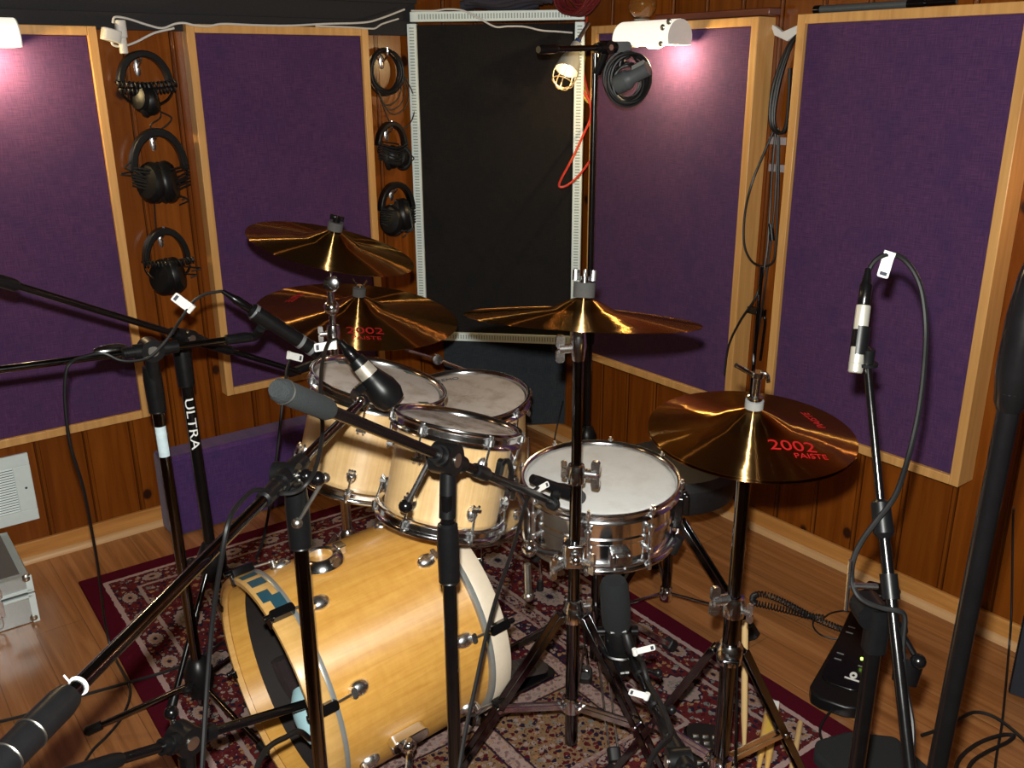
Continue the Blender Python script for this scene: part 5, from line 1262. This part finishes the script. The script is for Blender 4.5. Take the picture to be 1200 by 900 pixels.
m.tube([at(119, 700, 2.34), at(123, 730, 2.48), atz(132, 765, .012), atz(150, 800, .010), atz(152, 818, .008), atz(142, 842, .008), atz(126, 862, .008), atz(108, 880, .008), atz(92, 905, .008)], .0036, 7); m.build('cable', 'cable', k)
tagpart(k, at(224, 362, 1.935), at(203, 348, 1.92)-at(222, 362, 1.935), Z, .048, .020)

# --- second left stand with lettering, boom crossing behind
piv = at(212, 405, 2.20); hub = at(252, 652, 2.36)
bx_, by_ = hub.x-.004, hub.y+.005
r, ln = mic_stand('black microphone stand with white lettering, behind the left one', bx_, by_, piv.z-.02, zj=.86, zh=.31, ang0=rad(130), rf=.22, r0=.0140, r1=.011, lean=V((piv.x-bx_, piv.y-by_, 0)))
q = ln(.690); e_ = (CO-q); e_.z = 0; e_.normalize(); ax_ = (ln(1)-ln(0)).normalized(); TT = frame(q, ax_, e_)
def wrap(v, TT=TT, R_=.0144):      # reads downwards along the tube
    return TT @ V(((R_+v.z)*math.cos(v.y/R_-.05), (R_+v.z)*math.sin(v.y/R_-.05), -v.x*1.42))
lettering('ULTRA', .031, TT, 'tag', 'lettering', r, wrap)
a_, b_ = at(-12, 325, 1.78), at(352, 436, 2.52)
bo = boom(r, a_, b_, .0078, pivot=piv+Z*.005, pr=.02, clutch_at=(.62, .68))
m = MB(); q = ln(piv.z-.075); m.cyl(q, q+Z*.006, .0145); m.build('ring', 'nickel', r)
m = MB(); m.lathe([(0, -.02), (.013, -.018), (.013, .03), (.008, .04)], frame(at(0, 329, 1.80), b_-a_), 16); m.build('end_clutch', 'blkp', bo)
r2 = thing('microphone', 'small dark microphone at the end of the crossing boom, left of the middle tom', 'microphone', b_)
m = MB(); mdd = (at(372, 428, 2.50)-b_).normalized(); m.lathe([(0, -.05), (.011, -.05), (.013, -.02), (.013, .035), (0, .037)], frame(b_+V((.01, 0, .012)), mdd), 18); m.build('body', 'blkp', r2)
m = MB(); m.lathe([(.013, .035), (.0165, .045), (.0165, .06), (.010, .072), (0, .073)], frame(b_+V((.01, 0, .012)), mdd), 18); m.build('grille', 'felt', r2)
k = thing('microphone_cable', 'black cable with a white tag hanging behind the grey foam', 'cable', at(318, 600, 2.4))
m = MB(); m.tube(pth((352, 424, 2.46), (343, 420, 2.42), (337, 430, 2.40), (334, 450, 2.38), (330, 480, 2.38), (326, 520, 2.39), (318, 580, 2.42), (309, 630, 2.44), (300, 655, 2.46)), .0038, 7); m.build('cable', 'cable', k)
tagpart(k, at(338, 416, 2.38), at(356, 421, 2.38)-at(336, 416, 2.38), Z, .042, .020)

# --- low boom into the bass drum
piv = at(214, 868, 1.50); rr_ = .012
r = thing('microphone_stand', 'short black boom stand reaching into the front of the bass drum', 'stand', V((piv.x, piv.y, 0)))
m = MB(); m.lathe([(0, .0), (.085, 0), (.088, .006), (.084, .014), (.02, .024), (.014, .03), (0, .03)], frame(V((piv.x, piv.y, 0)), Z), 32); m.build('round_base', 'blkm', r)
m = MB(); m.cyl(V((piv.x, piv.y, .02)), piv-Z*.03, .0115); m.cyl(piv-Z*.16, piv-Z*.08, .017); m.build('tube', 'blkm', r)
tip = at(384, 817, 1.80)
bo = boom(r, piv+(piv-tip)*.62, tip, .0085, grip=(.10, .0125), pivot=piv-Z*.02, pr=.026, knob=(-1, (0.0, .0, .04)))
k_ = TB.inverted() @ tip
e0_ = at(352, 808, 1.86); e1_ = at(372, 868, 1.80); ec = (e0_+e1_)/2
r2 = thing('microphone', 'pale turquoise egg-shaped microphone inside the bass drum opening', 'microphone', ec)
ed = (e1_-e0_).normalized(); m = MB(); m.lathe([(0, -.062), (.016, -.056), (.028, -.03), (.030, 0), (.027, .03), (.016, .055), (0, .062)], frame(ec, ed), 26); m.build('body', 'turq', r2)
m = MB(); m.cyl(ec+V((.01, .01, -.01)), tip, .009); m.sph(tip, .014, 12); m.build('clip', 'blkp', bo)
k = thing('microphone_cable', 'black cable curving over the bass drum hoop to the turquoise microphone', 'cable', at(310, 905, 1.5))
m = MB(); m.tube([ec+ed*.03+V((-.0, -.03, 0))]+pth((350, 857, 1.66), (335, 864, 1.62), (318, 873, 1.58), (306, 888, 1.54), (296, 915, 1.50)), .0052, 8); m.build('cable', 'cable', k)

# --- overhead stand in the corner
P = aty(692, 330, 2.93); top = aty(700, 62, 2.93)
r, ln = mic_stand('tall thin black microphone stand rising behind the centre cymbal to a short crossbar', .256, 2.93, top.z, zj=.72, zh=.30, ang0=rad(60), rf=.26)
a_, b_ = aty(632, 58, 2.70), aty(738, 55, 2.98)
bo = boom(r, a_, b_, .0085, grip=(.07, .0125), pivot=top+Z*.002, pr=.02)
m = MB(); q = aty(722, 55, 2.94); m.rbox((0, 0, 0), (.085, .03, .04), .01, frame(q, V((0, -1, 0)), V((1, 0, 0)))); m.cyl(q+V((.02, 0, -.02)), q+V((.012, 0, -.055)), .012); m.build('clamp', 'blkp', bo)
cc = aty(736, 92, 2.93)
k = thing('coiled_cable', 'coil of black cable hanging from the crossbar under the right lamp', 'cable', cc-Z*.10)
m = MB(); m.tube(loops(cc, V((1, 0, 0)), Z, .062, .070, 9, .008, .05), .0048, 6, 3); m.tube(loops(cc-Z*.012, V((1, 0, 0)), Z, .044, .05, 4, .006, .04), .0046, 6, 3); m.build('coil', 'cable', k)
r2 = thing('microphone', 'stubby grey microphone poking out of the coiled cable under the right lamp', 'microphone', cc)
m0 = aty(732, 95, 2.90); m1 = aty(760, 80, 2.86); m = MB(); T_ = frame(m0, m1-m0); L_ = (m1-m0).length; m.lathe([(0, -.03), (.026, -.03), (.030, -.02), (.030, .012), (.024, .02), (.021, .03), (.021, L_), (0, L_)], T_, 26); m.build('body', plain('mid grey plastic', (.085, .095, .10), .5), r2)
m = MB(); m.box((.0, .012, L_*.72), (.043, .014, L_*.5), T_); m.build('label_band', plain('pale grey label', (.30, .30, .28), .5), r2)

# --- right stand, small silver microphone
pv = at(1030, 716, 1.38)
r, ln = mic_stand('black microphone stand at the right with a steep boom and a silver pencil microphone', pv.x, pv.y, pv.z-.05, zj=.25, zh=.12, ang0=rad(230), rf=.22, r0=.0135, r1=.0125)
top = at(1016, 424, 1.42); p2 = at(1033, 600, 1.385); bot = at(1069, 925, 1.29); pm = p2.lerp(bot, .30)
m = MB(); m.cyl(p2, top, .0062, seg=14); bo = m.build('boom', 'blkm', r)
m = MB(); m.cyl(bot, p2, .0085, seg=16); m.build('boom_tube', 'blkm', r)
dd_ = (p2-pm).normalized()
m = MB(); m.lathe([(.0065, .03), (.014, .024), (.015, -.022), (.0088, -.03)], frame(p2-dd_*.01, dd_), 18); m.build('clutch', 'blkp', bo)
m = MB(); m.cyl(pm-dd_*.012, pm+dd_*.025, .0128, seg=18); pb = pm+V((-.018, .02, -.045)); m.cyl(pb+V((-.0, -.02, 0)), pb+V((.0, .02, 0)), .024, seg=22); m.rbox((0, 0, 0), (.034, .034, .075), .012, frame(pv-Z*.03, Z)); m.build('pivot', 'blkp', r)
m = MB(); q = pm+V((-.02, 0, .008)); m.cyl(q, q+V((-.035, 0, .002)), .0045, seg=10); e_ = q+V((-.042, 0, .002)); m.cyl(e_-V((0, 0, .042)), e_+V((-.003, 0, .042)), .0032, seg=8); m.build('t_handle', 'lug', r)
m = MB(); q0 = pm+V((.018, -.01, -.06)); q1 = at(1076, 775, 1.34); m.cyl(q0, q1, .0045, seg=10); m.sph(q1, .0115, 14); m.sph(q0, .012, 12); m.cyl(at(1066, 770, 1.36), at(1060, 800, 1.36), .022, .018); m.build('crank_handle', 'blkm', r)
m0, m1 = at(1012, 358, 1.42), at(1002, 437, 1.42); md = (m1-m0).normalized(); ML = (m1-m0).length
r2 = thing('microphone', 'champagne silver pencil microphone pointing down in front of the right panel', 'microphone', m1)
m = MB(); m.lathe([(0, 0), (.0105, 0), (.011, .002), (.011, ML*.36), (0, ML*.36)], frame(m0, md), 22); m.lathe([(0, ML*.62), (.011, ML*.62), (.011, ML*.98), (.0095, ML), (0, ML)], frame(m0, md), 22); m.torus(frame(m0+md*ML*.86, md), .011, .0007, 22, 6); m.build('body', 'silver', r2)
m = MB(); m.lathe([(0, ML*.35), (.0108, ML*.35), (.0108, ML*.63), (0, ML*.63)], frame(m0, md), 22); m.build('ring', 'blkm', r2)
m = MB(); xlr(m, m0+md*.002, -md, .060, .0095); m.build('connector', 'blkm', r2)
q = m0+md*ML*.52; m = MB(); T_ = frame(q, md, top-q); m.lathe([(.0112, -.022), (.0145, -.022), (.0145, .022), (.0112, .022)], T_, 20, True, -2.2, 2.2); m.cyl(q+(top-q).normalized()*.012, top+Z*.012, .009); m.cyl(top-Z*.004, top+Z*.02, .0105); m.cyl(top-Z*.006, top-Z*.001, .017, seg=18); m.build('clip', 'blkp', bo)
k = thing('microphone_cable', 'black cable with a white tag looping from the silver pencil microphone down the right stand', 'cable', at(1066, 900, 1.3))
m = MB(); e0_ = m0-md*.055; m.tube([e0_]+pth((1016, 322, 1.42), (1021, 311, 1.42), (1030, 302, 1.42), (1043, 298, 1.42), (1058, 303, 1.42), (1072, 320, 1.42), (1081, 345, 1.42), (1085, 385, 1.42), (1083, 430, 1.41), (1077, 480, 1.40), (1066, 530, 1.39), (1053, 572, 1.37), (1042, 592, 1.365), (1026, 612, 1.365), (1010, 634, 1.37), (1000, 656, 1.37), (998, 678, 1.36), (1004, 696, 1.35), (1016, 706, 1.345), (1036, 713, 1.34), (1052, 716, 1.335), (1060, 724, 1.335), (1058, 760, 1.34), (1062, 810, 1.34), (1069, 850, 1.33), (1068, 900, 1.31), (1064, 930, 1.30)), .0042, 8); m.build('cable', 'cable', k)
tagpart(k, at(1042, 298, 1.42), at(1033, 324, 1.41)-at(1041, 298, 1.42), V((1, 0, .15)), .045, .017)

# --- thick dark pole close to the camera at the right edge
pz = at(1146, 600, 1.05)
r, ln = mic_stand('thick dark stand pole close to the camera at the right edge', pz.x-.006, pz.y, 1.62, r0=.0118, r1=.0113, zj=1.245, zh=.22, ang0=rad(-20), rf=.26, lean=V((.028, 0, 0)))
m = MB(); q = ln(1.225); m.lathe([(.0128, -.075), (.0165, -.066), (.0205, -.03), (.0200, .03), (.0160, .075), (.0125, .09)], frame(q, ln(1)-ln(0)), 24); m.build('grip', 'blkm', r)
m = MB(); m.cyl(q+V((.016, 0, .02)), q+V((.05, 0, .022)), .005); m.sph(q+V((.052, 0, .022)), .010); m.build('lever', 'nickel', r)

# --- large microphone under the snare drum
mb0 = aty(727, 787, 1.69); mt = aty(719, 679, 1.69); md = (mt-mb0).normalized(); ML = (mt-mb0).length
r2 = thing('microphone', 'large black broadcast microphone with a foam top standing under the snare drum', 'microphone', mb0)
m = MB(); m.lathe([(0, 0), (.022, 0), (.0265, .006), (.0285, .02), (.0285, ML*.46), (.024, ML*.50), (0, ML*.5)], frame(mb0, md), 28); bd_ = m.build('body', 'blkp', r2)
m = MB(); m.lathe([(0, ML*.48), (.026, ML*.48), (.0305, ML*.53), (.0315, ML*.72), (.0305, ML*.93), (.025, ML*.99), (0, ML)], frame(mb0, md), 28); m.build('foam_windscreen', 'foamd', r2)
m = MB(); fr_ = V((.0, -1, .1)).normalized()
for x in (-.010, .010): m.box((x, .0, 0), (.013, .003, .003), frame(mb0+md*ML*.505+fr_*.0262, md, V((1, 0, 0))))
for x in (-.010, .002, .012): m.box((x, .0, 0), (.008, .002, .004), frame(mb0+md*.014+fr_*.0282, md, V((1, 0, 0))))
m.build('marking', plain('pale print', (.5, .5, .48), .5), bd_)
m = MB(); c_ = mb0+md*ML*.42
m.tube([c_+V((-.032, 0, .006)), c_+V((-.036, -.012, -.02)), c_+V((-.02, -.035, -.035)), c_+V((.02, -.04, -.035)), c_+V((.034, -.012, -.02)), c_+V((.032, 0, .006))], .005, 8)
for s in (-1, 1): m.cyl(c_+V((s*.028, 0, .006)), c_+V((s*.043, 0, .006)), .012, seg=16)
m.build('yoke', 'blkm', r2)
j0 = c_+V((.022, -.035, -.02)); j1 = at(826, 950, 1.42)
hubp = V((j1.x+.0, j1.y, 0))
r = thing('microphone_stand', 'low black boom stand carrying the broadcast microphone under the snare drum', 'stand', hubp)
bo = boom(r, j1, j0, .0095, pivot=j1.lerp(j0, .25), pr=.022, clutch_at=(.42, .62, .85))
m = MB(); pq = j1.lerp(j0, .25); m.cyl(V((pq.x, pq.y, .02)), pq, .012); m.lathe([(0, 0), (.10, 0), (.104, .006), (.1, .014), (.02, .026), (0, .026)], frame(V((pq.x, pq.y, 0)), Z), 32); m.build('round_base', 'blkm', r)
m = MB()
for q_, o in ((.60, V((.01, -.02, .01))), (.86, V((.014, -.02, .01)))): c_ = j1.lerp(j0, q_); m.cyl(c_, c_+o*2.2, .005); m.sph(c_+o*2.4, .009)
m.build('knob', 'blkp', bo)
k = thing('microphone_cable', 'black cable with white tags twisted along the low boom under the snare drum', 'cable', at(760, 905, 1.5))
m = MB(); c_ = mb0+md*ML*.40
m.tube([c_+V((.012, -.03, .02)), c_+V((.025, -.05, -.005)), at(752, 775, 1.72), at(760, 800, 1.68), at(772, 820, 1.64), at(783, 845, 1.60), at(786, 862, 1.57), at(776, 872, 1.53), at(764, 888, 1.50), at(755, 915, 1.46)], .0048, 8)
xlr(m, c_+V((.012, -.036, .03)), V((.3, -.5, -1)), .06, .011); m.build('cable', 'cable', k)
tagpart(k, at(744, 764, 1.70), at(768, 758, 1.70)-at(744, 764, 1.70), Z, .042, .013)
tagpart(k, at(758, 816, 1.64), at(740, 811, 1.64)-at(758, 816, 1.64), Z, .036, .013)

# ------------------------------------------------------------------ effects pedal with its coiled lead, floor pads, speaker
p0 = atz(980, 824); p1 = atz(1030, 715)
pdir = (p1-p0).normalized(); T = frame((p0+p1)/2, Z, pdir)
r = thing('effects_pedal', 'black foot pedal with a tiny green light on the floor at the right', 'pedal', None, None, T)
Lp = (p1-p0).length+.10
m = MB(); ol = [(-Lp/2+.012, -.055), (-Lp/2+.04, -.066), (Lp/2-.05, -.052), (Lp/2, -.046), (Lp/2, .046), (Lp/2-.05, .052), (-Lp/2+.04, .066), (-Lp/2+.012, .055), (-Lp/2+.002, .03), (-Lp/2+.002, -.03)]; m.prism(ol, 0, .034, T); m.build('body', 'blkp', r, bevel=.005)
m = MB(); TT = T @ Matrix.Translation((-.03, 0, .05)) @ Matrix.Rotation(-.10, 4, 'Y'); m.rbox((0, 0, 0), (Lp*.66, .105, .014), .03, TT); tr = m.build('treadle', 'blkm', r, bevel=.003)
m = MB()
for x in (-.10, -.075, .02, .045): 
    for y in (-.03, .03): m.box((x, y, .008), (.004, .018, .001), TT)
m.build('marking', plain('dim grey print', (.18, .18, .18), .5), tr)
em = TT.inverted() @ atz(1001, 784, .064); TE = TT @ Matrix.Translation((em.x, em.y, .0072)); m = MB(); m.lathe([(.004, 0), (.010, 0), (.010, .0012), (.004, .0012)], TE @ Matrix.Diagonal((1.3, .9, 1, 1)), 20, True); m.box((-.016, .0, .0006), (.005, .036, .0012), TE); m.build('emblem', 'white', tr)
m = MB(); m.sph(atz(1010, 772, .066), .0042, 10); m.build('indicator_light', 'led', r)
m = MB(); m.rbox((Lp/2-.045, 0, .05), (.07, .095, .035), .012, T); m.build('jack_block', 'blkp', r, bevel=.004)
k = thing('coiled_lead', 'black curly lead stretched across the floor to the foot pedal', 'cable', atz(930, 712))
m = MB()
m.helix([atz(1003, 742, .03), atz(980, 735, .016), atz(950, 722, .014), atz(920, 706, .014), atz(898, 697, .014), atz(884, 698, .014), atz(884, 706, .016), atz(900, 710, .018), atz(925, 716, .022), atz(950, 722, .03), atz(965, 724, .03)], .0085, .0021, 66, 5, 560)
m.build('coil', 'cable', k)
m = MB(); m.tube([atz(965, 724, .03), atz(975, 718, .02), atz(992, 716, .02), atz(1006, 722, .05)], .0024, 6); m.tube([atz(955, 722, .02), atz(953, 734, .012), atz(964, 745, .010), atz(990, 750, .014), atz(1012, 747, .05)], .0024, 6); m.build('tail', 'cable', k)
m = MB(); T = frame(atz(1020, 905), Z, V((.7, .3, 0))); m.T = T; m.prism([(-.11, -.08), (-.07, -.10), (.10, -.09), (.11, .04), (.02, .10), (-.07, .105), (-.105, .07)], 0, .035, T)
tag(m.build('floor_pad', 'foamd', bevel=.01), 'dark grey foam pad on the floor at the bottom right, behind the stand', 'pad')
c0 = atz(1180, 815); T = frame(c0, Z, -dR); sy = -1 if V(T.col[1][:3]).dot(nR) > 0 else 1
T = frame(c0, Z, dR); sy = -1 if V(T.col[1][:3]).dot(nR) > 0 else 1
T = frame(c0, Z, V((.8, -.6, 0)))
r = thing('speaker_cabinet', 'dark speaker cabinet on the floor, cut off by the right edge', 'speaker', None, None, T)
m = MB(); m.box((.15, .064, .115), (.30, .104, .23), T); m.build('box', 'blkp', r, bevel=.004)
m = MB(); m.box((.15, .006, .115), (.29, .016, .21), T)
for q_ in range(26): m.box((.004, .02+.008*q_*.0, .012+.0083*q_), (.010, .012, .003), T)
m.build('grille', plain('blue black grille', (.012, .014, .022), .6, var=.5, scale=300), r)

# ------------------------------------------------------------------ loose floor cables
g = 'loose black floor cables'
cord('black floor cable arching into view from the right edge behind the thick pole', 'cable', [[atz(1080, 862, .006), atz(1100, 855, .006), atz(1120, 845, .008), atz(1140, 835, .008), atz(1160, 838, .008), atz(1180, 850, .006), atz(1205, 872, .006)]], .0044, 'floor_cable')
cord('black cable lying in flattened loops at the bottom right corner', 'cable', [[atz(1118, 915, .006), atz(1124, 890, .006), atz(1145, 872, .006), atz(1172, 862, .008), atz(1188, 862, .010), atz(1180, 870, .008), atz(1155, 882, .008), atz(1138, 895, .007), atz(1130, 918, .006)]], .0048, 'floor_cable')
cord('thin black cable running straight down the wall and floor near the right edge', 'cable', [[atR(1188, 596, .08), atR(1187, 610, .03), atR(1186, 680, .02), atR(1185, 725, .03), atz(1182, 765, .008), atz(1178, 810, .006), atz(1174, 850, .006), atz(1168, 885, .006), atz(1164, 920, .006)]], .0030, 'cable')
cord('black cable crossing the floor from the left edge to the rug', 'cable', [[atz(-20, 850, .006), atz(30, 838, .006), atz(90, 817, .006), atz(150, 800, .012), atz(200, 785, .012), atz(235, 770, .012), atz(262, 752, .012)]], .0042, 'floor_cable')
cord('black cable running from under the foot pedal onto the rug', 'cable', [[atz(975, 832, .010), atz(967, 842, .008), atz(961, 855, .012), atz(964, 868, .013), atz(974, 876, .013), atz(990, 884, .012)]], .0034, 'floor_cable')
cord('black cable trailing up the wall behind the snare drum', 'cable', [[atR(660, 470, .02), atR(655, 490, .03), atz(650, 515, .02), atz(652, 530, .008)]], .0032, 'cable')

# ------------------------------------------------------------------ lights
FLASH = 215
def point(name, p, watts, col, rad_=.02):
    l = bpy.data.lights.new(name, 'POINT'); l.energy = watts; l.color = col; l.shadow_soft_size = rad_
    o = bpy.data.objects.new(name, l); COL.objects.link(o); o.location = p; return o
fl = bpy.data.lights.new('camera flash', 'SPOT'); fl.energy = FLASH; fl.color = (1.0, .995, .94); fl.shadow_soft_size = .014; fl.spot_size = rad(100); fl.spot_blend = .5
fo_ = bpy.data.objects.new('camera flash', fl); COL.objects.link(fo_)
fm = camo.matrix_world.copy(); fp = CO+CU*.075-CR*.012; fm.translation = fp; fo_.matrix_world = fm
WARM = (1.0, .56, .25)
point('right lamp bulb', WR(.93, .150, 1.555), 7, (1.0, .74, .34), .02)
point('left lamp bulb', WL(-1.93, .120, 1.545), 8, (1.0, .74, .34), .02)
point('clamp lamp bulb', CLAMP+(CLAMP-p2)*.0+V((-.03, -.03, -.05)), .55, (1.0, .50, .18), .02)
# the room's other lamps, on the walls and ceiling out of view, plus an added fill
point('unseen lamp', V((1.55, 2.35, 2.2)), 5, WARM, .03)
point('unseen lamp', V((2.25, 1.15, 2.0)), 5, WARM, .03)
point('unseen lamp', V((-1.9, 1.4, 2.15)), 5, WARM, .03)
point('unseen lamp', V((1.33, 2.04, 1.27)), 1.2, WARM, .02)
point('unseen lamp', V((.3, -.9, 2.25)), 8, (1.0, .8, .6), .03)  # added behind the camera as fill, so the chrome reflects lit walls
w = bpy.data.worlds.new('room dark'); S.world = w; w.use_nodes = True
w.node_tree.nodes['Background'].inputs[0].default_value = (1, .7, .45, 1); w.node_tree.nodes['Background'].inputs[1].default_value = .003
S.view_settings.view_transform = 'Standard'; S.view_settings.look = 'None'; S.view_settings.gamma = 1; S.view_settings.use_curve_mapping = False
S.view_settings.exposure = 0.0
S.cycles.max_bounces = 7; S.cycles.diffuse_bounces = 4; S.cycles.glossy_bounces = 4
S.cycles.sample_clamp_indirect = 4
